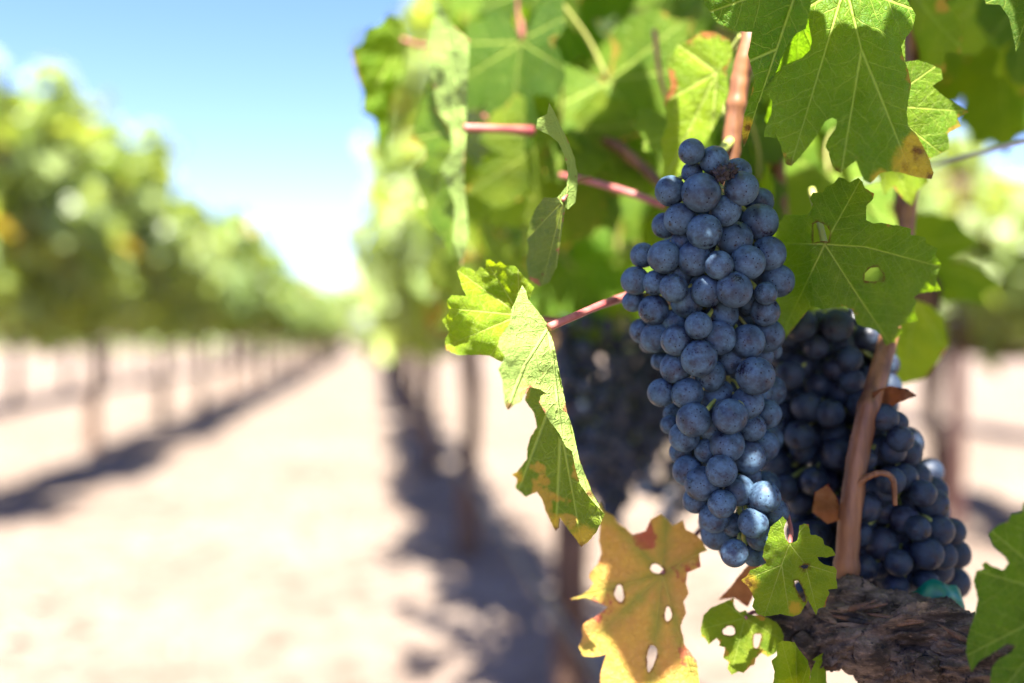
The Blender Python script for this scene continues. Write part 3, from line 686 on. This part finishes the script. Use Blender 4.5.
# bright sunlit leaf behind it
traced_leaf('sunlit yellow green leaf with red edges behind the drooping folded leaf',
    [dict(outline=[(457, 271), (461, 267), (470, 268), (476, 272), (481, 266), (485, 270), (486, 260), (490, 259), (496, 264), (500, 261), (505, 265), (515, 266), (523, 275), (534, 287), (529, 300), (525, 330), (515, 350), (502, 362), (490, 356), (480, 355), (457, 355), (446, 350), (445, 340), (449, 332), (442, 320), (449, 312), (447, 300), (452, 295), (466, 296), (462, 287)],
          root=(520, 315), veins=[((520, 315), (448, 345)), ((520, 315), (445, 308)), ((520, 315), (460, 272)), ((520, 315), (487, 262)), ((520, 315), (518, 270)), ((520, 315), (490, 356))], depth=lambda x, y: .388 + .004 * math.sin((x - y) * .07), step=3, size=62, pucker=.0016)], 'leaf_bright', 15,
    petiole=[(520, 315, .388), (535, 318, .41), (560, 320, .44)], petiole_r=.0011)
# S-curled leaf above it
K = (3.104, 420, 80)
traced_leaf('thin leaf seen edge on, curling in an S beside the pink stalks',
    [dict(outline=scale_pts([(400, 70), (415, 95), (435, 140), (460, 190), (480, 240), (490, 300), (482, 380), (460, 402), (445, 390), (425, 365), (455, 330), (460, 290), (450, 240), (430, 195), (400, 170), (360, 150), (365, 120), (395, 105)], *K), root=sp((455, 370), *K), veins=[(sp((455, 370), *K), sp((470, 250), *K)), (sp((470, 250), *K), sp((405, 90), *K))], depth=lambda x, y: .372 + .0009 * (x - 560), flip=True, step=2.4, size=60, mat='leaf_pale'),
     dict(outline=scale_pts([(385, 365), (440, 365), (452, 385), (437, 500), (425, 580), (400, 630), (370, 640), (340, 620), (330, 570), (337, 520), (330, 490), (342, 440), (358, 400)], *K), root=sp((445, 375), *K), veins=[(sp((445, 375), *K), sp((380, 630), *K)), (sp((445, 375), *K), sp((335, 490), *K)), (sp((445, 375), *K), sp((420, 600), *K))], depth=lambda x, y: .375 + .0012 * (y - 200) * .2 + .0006 * (562 - x), step=2.6, size=60, mat='leaf_pale')], 'leaf_pale', 16,
    petiole=[(563, 200, .372), (575, 182, .40), (590, 178, .43)], petiole_r=.0008)
# long limp leaf at the left edge of the canopy and its pink stalk
traced_leaf('long limp pale veined leaf on a pink stalk at the left edge of the canopy',
    [dict(outline=[(440, 5), (452, 25), (470, 40), (468, 80), (466, 128), (464, 180), (469, 235), (462, 268), (453, 240), (455, 205), (446, 182), (440, 168), (452, 150), (450, 128), (438, 112), (432, 80), (426, 55), (430, 28)], root=(464, 128), veins=[((464, 128), (461, 262)), ((464, 128), (440, 10)), ((464, 128), (430, 72))], depth=lambda x, y: .47 + .001 * (464 - x) + .003 * math.sin(y * .07), flip=True, step=4, pucker=.002),
     dict(outline=[(431, 74), (437, 108), (452, 132), (452, 150), (441, 170), (447, 184), (455, 205), (453, 240), (458, 262), (450, 256), (445, 242), (435, 230), (424, 216), (426, 204), (420, 192), (413, 172), (425, 158), (425, 148), (411, 140), (418, 112)], root=(458, 130), veins=[((458, 130), (415, 138)), ((458, 130), (428, 212)), ((458, 130), (452, 250)), ((458, 130), (428, 86))], depth=lambda x, y: .474 + .0012 * (464 - x) + .003 * math.sin(y * .07), step=4, pucker=.002, mat='leaf')], 'leaf_pale', 17,
    petiole=[(464, 128, .47), (500, 129, .475), (532, 131, .49)], petiole_r=.0021)
traced_leaf('ragged hanging leaf against the blue sky, leftmost of the canopy',
    [dict(outline=[(350, 48), (362, 44), (366, 28), (380, 24), (388, 12), (400, 20), (406, 42), (404, 75), (392, 98), (386, 140), (388, 165), (380, 152), (375, 120), (362, 112), (363, 92), (356, 75)], root=(402, 40), veins=[((402, 40), (384, 158)), ((402, 40), (355, 55)), ((402, 40), (365, 105)), ((402, 40), (385, 18))], depth=lambda x, y: .60 + .001 * (x - 380), step=4, size=120, pucker=.003)], 'leaf', 18,
    petiole=[(402, 40, .62), (425, 46, .63), (450, 38, .66)], petiole_r=.0017)
# leaf behind top of cluster
K = (4.27, 640, 20)
traced_leaf('soft green leaf with a pale midrib just above left of the topmost grape',
    [dict(outline=[(677, 45), (690, 40), (700, 32), (714, 32), (730, 40), (733, 55), (726, 70), (729, 90), (722, 112), (708, 138), (692, 160), (676, 176), (660, 190), (664, 165), (661, 142), (667, 122), (664, 102), (671, 86), (668, 66)], root=(717, 72), veins=[((717, 72), (662, 186)), ((717, 72), (668, 100)), ((717, 72), (680, 46)), ((717, 72), (712, 132))], depth=lambda x, y: .44 + .0002 * (700 - x), step=4, size=120)], 'leaf_bright', 19,
    petiole=[(717, 72, .44), (730, 52, .435), (742, 36, .43)], petiole_mat='petiole_green', petiole_r=.0013)
traced_leaf('yellow green blurred leaf right of the dark grapes, below the jagged leaf',
    [dict(outline=[(880, 300), (905, 296), (930, 305), (944, 318), (949, 345), (938, 362), (925, 378), (905, 384), (885, 380), (876, 350)], root=(915, 300), veins=[((915, 300), (905, 380)), ((915, 300), (945, 345)), ((915, 300), (880, 350))], depth=.50, step=5, size=90)], 'leaf_bright', 20)
traced_leaf('dark leaf tip at the top right picture corner',
    [dict(outline=[(980, -20), (986, 4), (1000, 5), (1008, 16), (1012, 30), (1016, 52), (1022, 40), (1040, 50), (1070, 0), (1040, -40)], root=(1040, -20), veins=[((1040, -20), (1016, 48)), ((1040, -20), (988, 2))], depth=.36, step=5, size=80)], 'leaf_deep', 21)
traced_leaf('dried brown leaf scrap stuck to the ripe cane by the dark grapes',
    [dict(outline=[(872, 392), (890, 386), (908, 389), (917, 396), (900, 402), (884, 411), (874, 412)], root=(873, 402), veins=[((873, 402), (914, 396)), ((873, 402), (890, 390))], depth=lambda x, y: .404 + .003 * math.sin(x * .2), step=3, size=40)], 'leaf_dead', 22)
traced_leaf('dried pinkish leaf scrap among the dark grapes left of the ripe cane',
    [dict(outline=[(815, 492), (828, 484), (838, 500), (840, 520), (828, 524), (812, 512)], root=(838, 510), veins=[((838, 510), (818, 495)), ((838, 510), (820, 516))], depth=lambda x, y: .402 + .003 * math.sin(y * .2), step=3, size=30)], 'leaf_red', 23)

# --- blurred canopy leaves behind the cluster: six kinds, copied
OUT = [(.10, -.12), (.22, -.28), (.38, -.33), (.47, -.24), (.60, -.21), (.61, -.07), (.73, .02), (.60, .10), (.50, .13), (.62, .21), (.73, .29), (.82, .44), (.70, .49), (.66, .61), (.52, .57), (.40, .56), (.30, .47), (.33, .62), (.39, .74), (.28, .81), (.24, .93), (.11, .94)]
def generic_leaf(seed):
    r = random.Random(seed)
    j = lambda p: (p[0] * r.uniform(.93, 1.08), p[1] + r.uniform(-.03, .03))
    ol = [(.0, 0.0)] + [j(q) for q in OUT] + [(0, 1.08)] + [(-x, y) for x, y in [j(q) for q in OUT[::-1]]]
    ol = rough_outline(ol, .06, r, .008)
    v2, tris = leaf_flat(ol, [], .075)
    veins = [((0, 0), (0, 1.05)), ((0, 0), (.78, .42)), ((0, 0), (-.78, .42)), ((0, 0), (.66, -.03)), ((0, 0), (-.66, -.03))]
    fold, droop, wav = r.uniform(.05, .35), r.uniform(.05, .35), r.uniform(.03, .08)
    pos = []
    for x, y in v2:
        z = fold * abs(x) - droop * y * y * .6 + wav * noise.noise(Vector((x * 3, y * 3, seed))) - .25 * droop * x * x
        pos.append((x, y, z))
    me = leaf_data('blade', v2, tris, veins, (0, 0), 1.0, pos, ol, flip=False)
    pv, pf = tube_geo([(0, 0, 0), (r.uniform(-.1, .1), -.35, .08), (r.uniform(-.2, .2), -.75, .25)], [.017, .014, .02], 8, None, 5)
    return me, mesh('petiole', pv, pf)
KINDS_ = [generic_leaf(s) for s in range(40, 46)]
for i, (b, pt) in enumerate(KINDS_):
    b.materials.append(M[['leaf', 'leaf_deep', 'leaf', 'leaf_bright', 'leaf_worn', 'leaf'][i]]); pt.materials.append(M['petiole' if i % 2 else 'petiole_green'])

def canopy_leaf(k, base, tip_dir, normal, size, label, group):
    e = empty('grape_leaf', base, label, 'leaf', group)
    y = tip_dir.normalized(); z = (normal - y * normal.dot(y)).normalized(); x = y.cross(z)
    e.rotation_euler = Matrix((x, y, z)).transposed().to_euler(); e.scale = (size,) * 3
    link('blade', KINDS_[k][0], None, e); link('petiole', KINDS_[k][1], None, e)

rng = random.Random(21)
zones = [  # px range, py range, depth range, count, label, group
    ((440, 620), (-40, 300), (.55, 1.15), 52, 'blurred leaf in the green canopy left of the main cluster', 'blurred canopy leaves left of the cluster'),
    ((620, 800), (-50, 210), (.52, 1.0), 34, 'blurred leaf in the canopy behind the top of the main cluster', 'blurred canopy leaves above the cluster'),
    ((780, 900), (-50, 330), (.55, .95), 22, 'blurred leaf behind the large leaves right of the main cluster', 'blurred canopy leaves right of the cluster'),
    ((900, 1050), (-60, 90), (.48, .9), 20, 'blurred leaf near the top right corner of the canopy', 'blurred canopy leaves at the upper right')]
for (x0, x1), (y0, y1), (d0, d1), n, lab, grp in zones:
    for k in range(n):
        d = rng.uniform(d0, d1); px = rng.uniform(x0, x1); py = rng.uniform(y0, y1)
        if x0 == 440 and px < 375 + 62 / d: px = 375 + 62 / d + rng.uniform(0, 60)
        if py < 190: px = max(px, 432 + .05 * F / d)
        base = P(px, py - 25, d)
        nrm = Vector((-.45 + rng.gauss(0, .5), -.55 + rng.gauss(0, .45), .35 + rng.gauss(0, .3)))
        tip = Vector((rng.gauss(0, .45), rng.gauss(0, .3), -1))
        canopy_leaf(rng.choice([0, 0, 1, 2, 3, 4, 5]), base, tip, nrm, rng.uniform(.050, .075), lab, grp)

# ------------------------------------------------------------------ near vine: cordon, canes, unseen crown added over the camera side for shade
near = empty('grapevine', (0.24, -0.55, 0), 'gnarled old vine bearing the main grapes, its dark cordon at the lower right', 'grapevine')
def add_part(name, geo, mat):
    o_ = near.location
    me = mesh(name, [Vector(v) - o_ for v in geo[0]], geo[1]); return link(name, me, M[mat], near)
def bark_disp(t, a, p):
    tw = a + t * 3.2
    q = Vector((math.cos(tw) * 1.5, math.sin(tw) * 1.5, t * 4.5))
    n = noise.fractal(q, 1.0, 2.0, 4)
    ridge = noise.ridged_multi_fractal(Vector((math.cos(tw) * 3.4, math.sin(tw) * 3.4, t * 4.0 + 7)), 1.0, 2.1, 4, 1.0, 2.0)
    fine = noise.fractal(Vector((math.cos(tw) * 12, math.sin(tw) * 12, t * 12)), .8, 2.0, 3)
    return .88 + .58 * n + .20 * (ridge - .9) + .10 * fine
cpts = [P(782, 630, .412), P(806, 632, .405), P(850, 632, .396), P(905, 642, .386), P(960, 660, .374), P(1020, 690, .358), P(1090, 720, .335)]
add_part('cordon', tube_geo(cpts, [.008, .0145, .0165, .0175, .0175, .0175, .019], 150, bark_disp, 40), 'bark')
# knobbly spur heads on the cordon
for j, (px, py, d, r, h) in enumerate([(843, 606, .398, .0085, 26), (800, 620, .406, .008, 18), (900, 612, .39, .008, 20), (945, 622, .376, .009, 22), (870, 610, .394, .006, 14)]):
    a, b = P(px, py + h, d), P(px + 3, py - 6, d)
    add_part('spur', tube_geo([a, (a + b) / 2 + Vector((.001, 0, .0005)), b], [r * 1.3, r, r * .75], 26, lambda t, an, p, j=j: 1 + .3 * noise.fractal(Vector((math.cos(an) * 1.4 + j * 3, math.sin(an) * 1.4, t * 2)), 1, 2, 4), 8), 'bark')
for j, (px, py, d, r, h) in enumerate([(826, 590, .395, .0055, 22), (872, 594, .392, .0075, 26), (914, 606, .385, .0060, 24), (960, 622, .374, .0085, 28), (985, 640, .368, .007, 22), (790, 608, .409, .006, 20)]):
    a, b = P(px - 4, py + h, d), P(px + 2, py - 2, d - .002)
    add_part('spur', tube_geo([a, a.lerp(b, .5) + RGT * .001, b], [r * 1.5, r * 1.05, r * .6], 40, lambda t, an, p, j=j: 1 + .42 * noise.fractal(Vector((math.cos(an) * 1.7 + j * 5, math.sin(an) * 1.7, t * 2.6)), 1, 2, 4), 12), 'bark')
for j, (px, py, d, r) in enumerate([(803, 643, .392, .0062), (868, 650, .376, .0080), (925, 668, .364, .0060)]):
    a, b = P(px, py, d + .010), P(px, py, d)
    add_part('knot', tube_geo([a, a.lerp(b, .6), b, b + FWD * .0022, b + FWD * .004], [r * 1.5, r * 1.25, r * .8, r * .42, r * .12], 44, lambda t, an, p, j=j: 1 + .30 * noise.fractal(Vector((math.cos(an) * 1.5 + j * 7, math.sin(an) * 1.5, t * 1.6)), 1, 2, 4), 10), 'bark')
# loose bark strips
rs = random.Random(5)
for j in range(34):
    t = rs.uniform(.08, .8); i = t * 6; k = int(i); a = cpts[k].lerp(cpts[k + 1], i - k)
    dirn = (cpts[k + 1] - cpts[k]).normalized(); off = Vector((0, -.016, 0)) + UP * rs.uniform(-.016, .014)
    p0 = a + off; p1 = p0 + dirn * rs.uniform(.012, .028) + UP * rs.uniform(-.006, .004); pm = (p0 + p1) / 2 - FWD * .002
    add_part('bark_strip', tube_geo([p0, pm, p1], [.0005, .0013, .0004], 6, None, 5), rs.choice(['bark', 'trunk']))
tp = [(0.24, -.55, -.05), (.25, -.56, .3), (.24, -.53, .6), (.235, -.50, .72), tuple(cpts[-1])]
add_part('trunk', tube_geo(tp, [.045, .038, .035, .03, .02], 24, lambda t, a, p: 1 + .2 * noise.fractal(Vector((math.cos(a) * 1.5, math.sin(a) * 1.5, p.z * 7)), 1, 2, 3), 8), 'trunk')
# canes
def cane(pts, radii, mat='cane', name='cane'):
    add_part(name, tube_geo([P(*q) for q in pts], radii, 16, lambda t, a, p: 1 + .10 * noise.noise(Vector((t * 30, math.cos(a), math.sin(a)))) + .05 * noise.noise(Vector((t * 6, math.cos(a) * 5, math.sin(a) * 5))) + .15 * sum(math.exp(-((t - q) / .016) ** 2) for q in (.10, .42, .74)), 14), mat)
cane([(846, 606, .400), (847, 560, .400), (852, 500, .401), (861, 440, .403), (872, 396, .406), (890, 330, .425), (905, 240, .46), (915, 120, .48), (905, 0, .5), (880, -120, .53)], [.0049, .0047, .0045, .0043, .0042, .004, .0038, .0035, .0033, .003])
cane([(852, 491, .400), (866, 478, .396), (882, 473, .392), (893, 480, .391), (895, 505, .393)], [.0016, .0013, .0012, .0011, .0009], 'cane', 'cane')
cane([(720, 205, .425), (729, 165, .424), (733, 130, .424), (740, 80, .424), (749, 40, .424), (756, -10, .43), (770, -90, .45)], [.0040, .0040, .0041, .0042, .0038, .0036, .0034])
cane([(666, 206, .47), (630, 193, .475), (585, 180, .49), (560, 175, .5)], [.0018, .0017, .0016, .0013], 'petiole')
cane([(470, 78, .60), (520, 100, .585), (560, 122, .57), (610, 142, .55), (640, 165, .54), (670, 192, .53)], [.0026, .0028, .003, .0028, .0028, .003])
cane([(520, 20, .62), (524, 60, .61), (526, 102, .595)], [.002, .0022, .0026])
cane([(608, 85, .60), (622, 105, .585), (630, 145, .565)], [.002, .0022, .0024])
cane([(905, 232, .50), (900, 200, .5), (910, 150, .51), (925, 60, .52)], [.0028, .0028, .0026, .0022])
cane([(785, 330, .55), (780, 220, .55), (778, 150, .55), (790, 40, .56)], [.0045, .0045, .0042, .004])

def near_shade_crown():  # unseen leaves, all out of frame, added to shade fruit and ground
    rr = random.Random(77)
    def f(r):
        k = r.random() * 1.35
        if k > 1: x = r.uniform(-.06, .55); y = r.uniform(.8, 2.1); z = r.uniform(1.25, 2.1)
        elif k < .085: x = r.uniform(.08, .27); y = r.uniform(.14, .42); z = r.uniform(1.0, 1.16)
        elif k < .38: x = r.uniform(.42, .72); y = r.uniform(-.7, .9); z = r.uniform(.72, 1.5)
        else: x = r.uniform(.12, .64); y = r.uniform(-.75, 1.1); z = r.uniform(.95, 1.95)
        p_ = Vector((x, y, z)); q = p_ - CAM; d = q.dot(FWD)
        if d > 0.03:
            u = q.dot(RGT) / d * F + 512; v_ = HORIZON - q.z / d * F
            m = .085 / d * F + 10
            if -m < u < W + m and -m < v_ < H + m: return None
        elif q.length < .16: return None
        return p_, Vector((-.5, -.3, .6)).normalized()
    # leaves left out along the sun's path, shaped so flecks reach the fruit
    holes_ = [P(764, 498, .37), P(810, 300, .376)]
    def gap(c):
        for h in holes_:
            v = c - h; a = v.dot(SUN)
            if a > 0 and (v - SUN * a).length < .018: return True
        return False
    me = crown_mesh('crown', 560, f, .075, 89, gap=gap)
    me.transform(Matrix.Translation(-Vector(near.location)))
    link('crown', me, M['crown'], near)
near_shade_crown()

# green tie tape round the cordon
def tape():
    e = empty('tie_tape', P(930, 604, .398), 'small strip of green plastic tie tape on the cordon below the dark grapes', 'tape')
    c = e.location; V, Fc = [], []
    mid = [P(896, 620, .404), P(906, 608, .402), P(918, 600, .401), P(932, 595, .400), P(946, 593, .400), P(957, 597, .402), P(964, 606, .405)]
    mid = catmull(mid, 5)
    for i, p in enumerate(mid):
        w = .0042 + .0012 * math.sin(i * .5)
        V += [p - c + UP * w + FWD * .003, p - c - FWD * .0012 * math.sin(i * .7), p - c - UP * w - FWD * .002]
    for i in range(len(mid) - 1):
        for k in range(2): Fc.append((3 * i + k, 3 * i + k + 1, 3 * i + 4 + k, 3 * i + 3 + k))
    o = link('band', mesh('band', V, Fc), M['tape'], e)
    so = o.modifiers.new('solid', 'SOLIDIFY'); so.thickness = .0004
tape()

# ------------------------------------------------------------------ grapes
def berry_mesh(seed, seg=36, ring=22):
    r = random.Random(seed); el = r.uniform(.99, 1.07); V, Fc = [], []
    for i in range(ring + 1):
        th = math.pi * i / ring
        for j in range(seg):
            ph = 2 * math.pi * j / seg
            d = Vector((math.sin(th) * math.cos(ph), math.sin(th) * math.sin(ph), math.cos(th)))
            k = 1 + .018 * noise.noise(d * 1.3 + Vector((seed * 5, 0, 0)))
            if th > 2.9: k -= .03 * (th - 2.9) / .24
            V.append(d * (k * .007) * Vector((1, 1, 1)).length / 1.7320508)
            V[-1].z *= el
    for i in range(ring):
        for j in range(seg):
            j2 = (j + 1) % seg; a, b, c, d = i * seg + j, (i + 1) * seg + j, (i + 1) * seg + j2, i * seg + j2
            Fc.append((a, b, d) if i == ring - 1 else ((a, b, c, d) if i else (a, b, c)))
    me = mesh('grape', V, Fc)
    bm = bmesh.new(); bm.from_mesh(me); bmesh.ops.remove_doubles(bm, verts=bm.verts, dist=1e-6); bm.to_mesh(me); bm.free()
    me.polygons.foreach_set('use_smooth', [True] * len(me.polygons))
    return me
BER = {m: [berry_mesh(s) for s in range(6)] for m in ('berry', 'berry_dark')}
for m, l in BER.items():
    for b in l: b.materials.append(M[m])

def cluster(label, dots, depth, axis, mat='berry', seed=3, bulge=.018, group=None, extra=0, stalk=None, limit=100, fill=0, dried=()):
    """dots: (px, py, r_px, rank); rank orders them front to back; depth is solved so that no two grapes interpenetrate"""
    rng = random.Random(seed)
    placed = []                                   # (x, y, z(depth), r) in metres on the focal plane
    ax0, ax1 = axis
    order = sorted(range(len(dots)), key=lambda i: dots[i][3] + rng.random() * .2)
    res = []
    for i in order:
        px, py, rp, rank = dots[i]
        t = max(0, min(1, (py - ax0[1]) / (ax1[1] - ax0[1]))); cx = ax0[0] + (ax1[0] - ax0[0]) * t; hw = ax0[2] + (ax1[2] - ax0[2]) * t
        u = min(1.0, abs(px - cx) / hw)
        z = depth - bulge * math.sqrt(1 - u * u) * (.6 + .4 * (1 - t)) + rank * .0035
        k = depth / F; X, Y, R = px * k, py * k, rp * k
        for (x2, y2, z2, r2) in placed:
            d2 = (X - x2) ** 2 + (Y - y2) ** 2; s = (R + r2) * .95
            if d2 < s * s and z < z2 + math.sqrt(s * s - d2): 
                if z > z2 - math.sqrt(s * s - d2): z = z2 + math.sqrt(s * s - d2)
        placed.append((X, Y, z, R)); res.append((px, py, rp, z))
    # hidden grapes that fill the back of the bunch
    tries = 0
    while extra and len(res) < min(limit, len(dots) + extra) and tries < 4000:
        tries += 1
        t = rng.random(); cx = ax0[0] + (ax1[0] - ax0[0]) * t; hw = ax0[2] + (ax1[2] - ax0[2]) * t; py = ax0[1] + (ax1[1] - ax0[1]) * t
        px = cx + rng.uniform(-.75, .75) * hw; z = depth + rng.uniform(.008, .04) * hw / 75; R = rng.uniform(15, 17); k = depth / F
        if all((px * k - x) ** 2 + (py * k - y) ** 2 + (z - zz) ** 2 > ((R * k + r) * .97) ** 2 for x, y, zz, r in placed):
            placed.append((px * k, py * k, z, R * k)); res.append((px, py, R, z))
    top = P(ax0[0], ax0[1] - 20, depth + .01)
    e = empty('grape_cluster', top, label, 'grapes', group)
    stem = Geo(); zc = depth + .006
    line = [P(ax0[0] + (ax1[0] - ax0[0]) * t + 4 * math.sin(t * 7), ax0[1] + (ax1[1] - ax0[1]) * t - 10, zc) - top for t in (0, .2, .4, .6, .8, 1)]
    stem.add(tube_geo(line, [.0019, .0017, .0015, .0013, .0011, .0009], 8, None, 5))
    for n, (px, py, rp, z) in enumerate(res[:limit]):
        c = P(px, py, z) - top
        o = link('grape', BER[mat][rng.randrange(6)], None, e, c)
        s = rp * z / F / .007 * 1.10
        o.scale = (s, s, s)
        t = max(0, min(1, (py - ax0[1] - 14) / (ax1[1] - ax0[1]))); fi = t * 5; k = min(4, int(fi)); q = line[k].lerp(line[k + 1], fi - k)
        dirn = (c - q).normalized()
        dirn = (dirn + Vector((rng.gauss(0, .45), rng.gauss(0, .45), rng.gauss(-.15, .45)))).normalized()
        rot = (-dirn).to_track_quat('Z', 'Y').to_euler(); o.rotation_euler = rot      # -Z pole (scar) looks outward
        a = c - dirn * (rp * z / F * .93)
        stem.add(tube_geo([q, (q + a) / 2 + Vector((0, 0, .002)), a], [.0008, .0006, .0011], 6, None, 4))
    so = link('stem', mesh('stem', stem.v, stem.f), M['rachis'], e)
    if fill:
        G = Geo(); t_ = 0; n_ = 0
        while n_ < fill and t_ < 6000:
            t_ += 1
            t = rng.uniform(.07, 1); cx = ax0[0] + (ax1[0] - ax0[0]) * t; hw = (ax0[2] + (ax1[2] - ax0[2]) * t) * min(1, .45 + 3 * t); py = ax0[1] + (ax1[1] - ax0[1]) * t
            px = cx + rng.uniform(-.68, .68) * hw; z = depth + rng.uniform(.002, .04) * hw / 70; R = rng.uniform(14, 17); k = depth / F
            if all((px * k - x) ** 2 + (py * k - y) ** 2 + (z - zz) ** 2 > ((R * k + r) * .95) ** 2 for x, y, zz, r in placed):
                placed.append((px * k, py * k, z, R * k)); n_ += 1; me = BER[mat][n_ % 6]
                mt = Matrix.Translation(P(px, py, z) - top) @ Matrix.Rotation(rng.random() * 6, 4, 'X') @ Matrix.Scale(R * z / F / .007, 4)
                G.add(([mt @ v.co for v in me.vertices], [tuple(p.vertices) for p in me.polygons]))
        if n_:
            gb = link('grapes', mesh('grapes', G.v, G.f), M[mat], e); gb['kind'] = 'stuff'
    for (px, py, z) in dried:
        vs = [P(px, py, z) - top + v.co * (.55 + .55 * noise.noise(v.co * 420)) * .55 for v in BER[mat][0].vertices]
        link('dried_grape', mesh('dried_grape', vs, [tuple(p.vertices) for p in BER[mat][0].polygons]), M['dried'], e)
    if stalk:
        v, f = tube_geo([P(*q) - top for q in stalk], [.0017, .0019, .0022], 10, None, 6)
        link('stalk', mesh('stalk', v, f), M['rachis'], e)
    return e

C1 = [(260, 90, 34, 0), (325, 115, 38, 1), (288, 207, 51, 0), (200, 202, 40, 1), (262, 150, 28, 2), (402, 195, 45, 0), (357, 258, 40, 1), (390, 150, 38, 2), (228, 282, 42, 1), (297, 317, 46, 0), (385, 338, 46, 0), (455, 290, 47, 1), (455, 232, 36, 2), (183, 300, 33, 2), (232, 345, 28, 2),
      (268, 394, 43, 1), (338, 413, 38, 0), (420, 405, 45, 0), (480, 380, 45, 1), (505, 457, 43, 1), (122, 385, 33, 1), (182, 390, 43, 0), (225, 437, 34, 1), (100, 457, 37, 0), (158, 463, 33, 0), (209, 478, 36, 0), (305, 487, 42, 1), (382, 483, 47, 0), (472, 493, 30, 0), (248, 517, 43, 0), (153, 540, 40, 0), (95, 515, 28, 2),
      (213, 572, 32, 1), (280, 585, 36, 0), (348, 552, 42, 1), (338, 620, 45, 0), (216, 628, 40, 0), (160, 618, 40, 1), (120, 600, 33, 2), (420, 630, 45, 1), (475, 612, 45, 1), (470, 545, 38, 2), (430, 520, 36, 2), (280, 460, 25, 3)]
C2 = [(282, 52, 46, 0), (215, 78, 40, 1), (372, 57, 40, 1), (442, 102, 50, 0), (312, 100, 42, 1), (172, 60, 25, 2), (175, 150, 37, 0), (248, 152, 41, 0), (333, 163, 48, 1), (370, 217, 46, 0), (266, 226, 45, 0), (420, 178, 42, 1), (430, 248, 37, 1), (210, 210, 27, 2), (240, 275, 40, 1), (314, 247, 36, 1), (362, 298, 45, 0), (303, 315, 32, 1),
      (422, 332, 45, 0), (465, 300, 40, 1), (250, 372, 40, 1), (345, 372, 41, 0), (290, 408, 44, 0), (395, 428, 41, 0), (347, 466, 37, 0), (275, 455, 35, 1), (325, 505, 40, 1), (467, 447, 42, 0), (495, 490, 38, 1), (436, 521, 39, 0), (333, 552, 42, 1), (382, 606, 36, 0), (437, 612, 30, 1), (455, 560, 36, 1), (378, 525, 30, 1), (425, 385, 30, 2), (200, 240, 25, 2), (230, 320, 30, 2), (460, 45, 30, 2), (490, 30, 25, 2), (140, 10, 25, 2)]
dots = [(600 + x / 2.845, 120 + y / 2.845, r / 2.845, k) for x, y, r, k in C1] + [(600 + x / 2.845, 340 + y / 2.845, r / 2.845, k) for x, y, r, k in C2]
cluster('long ripe dusty blue grape cluster hanging in sharp focus', dots, .385, ((715, 170, 78), (742, 555, 45)), seed=3, extra=0, fill=60, dried=[(722, 174, .362), (731, 172, .366), (716, 170, .368)],
        stalk=[(716, 152, .396), (722, 150, .410), (731, 140, .423)])

def random_dots(poly, r, n, seed):
    rng = random.Random(seed); p = np.array(poly, float); lo, hi = p.min(0), p.max(0); out = []; t = 0
    while len(out) < n and t < 20000:
        t += 1; q = (rng.uniform(lo[0], hi[0]), rng.uniform(lo[1], hi[1]))
        if not inside(poly, [q])[0]: continue
        rank = rng.choice([0, 1, 1, 2, 2, 3]); k = r * rng.uniform(.85, 1.12)
        if all(math.hypot(q[0] - a, q[1] - b) > (k + c) * (.88 if rank == rk else .5) for a, b, c, rk in out): out.append((*q, k, rank))
    return out
A = [(775, 345), (800, 322), (835, 318), (870, 330), (885, 352), (890, 385), (882, 420), (890, 460), (872, 520), (850, 585), (835, 600), (805, 560), (790, 520), (775, 470), (770, 410)]
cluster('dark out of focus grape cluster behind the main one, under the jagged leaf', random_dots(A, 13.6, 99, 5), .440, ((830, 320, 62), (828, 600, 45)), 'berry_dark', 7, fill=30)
B = [(866, 424), (884, 408), (902, 425), (908, 448), (912, 480), (935, 505), (955, 530), (958, 556), (938, 572), (920, 588), (890, 592), (866, 580), (858, 540), (862, 480)]
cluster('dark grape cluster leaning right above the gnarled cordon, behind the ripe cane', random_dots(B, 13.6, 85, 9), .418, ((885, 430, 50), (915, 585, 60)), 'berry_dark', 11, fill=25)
def blob(cx, cy, w, h):
    return [(cx - w * .45, cy - h * .42), (cx - w * .1, cy - h * .5), (cx + w * .4, cy - h * .42), (cx + w * .5, cy - h * .1), (cx + w * .3, cy + h * .25), (cx + w * .08, cy + h * .5), (cx - w * .15, cy + h * .45), (cx - w * .4, cy + h * .15), (cx - w * .52, cy - h * .15)]
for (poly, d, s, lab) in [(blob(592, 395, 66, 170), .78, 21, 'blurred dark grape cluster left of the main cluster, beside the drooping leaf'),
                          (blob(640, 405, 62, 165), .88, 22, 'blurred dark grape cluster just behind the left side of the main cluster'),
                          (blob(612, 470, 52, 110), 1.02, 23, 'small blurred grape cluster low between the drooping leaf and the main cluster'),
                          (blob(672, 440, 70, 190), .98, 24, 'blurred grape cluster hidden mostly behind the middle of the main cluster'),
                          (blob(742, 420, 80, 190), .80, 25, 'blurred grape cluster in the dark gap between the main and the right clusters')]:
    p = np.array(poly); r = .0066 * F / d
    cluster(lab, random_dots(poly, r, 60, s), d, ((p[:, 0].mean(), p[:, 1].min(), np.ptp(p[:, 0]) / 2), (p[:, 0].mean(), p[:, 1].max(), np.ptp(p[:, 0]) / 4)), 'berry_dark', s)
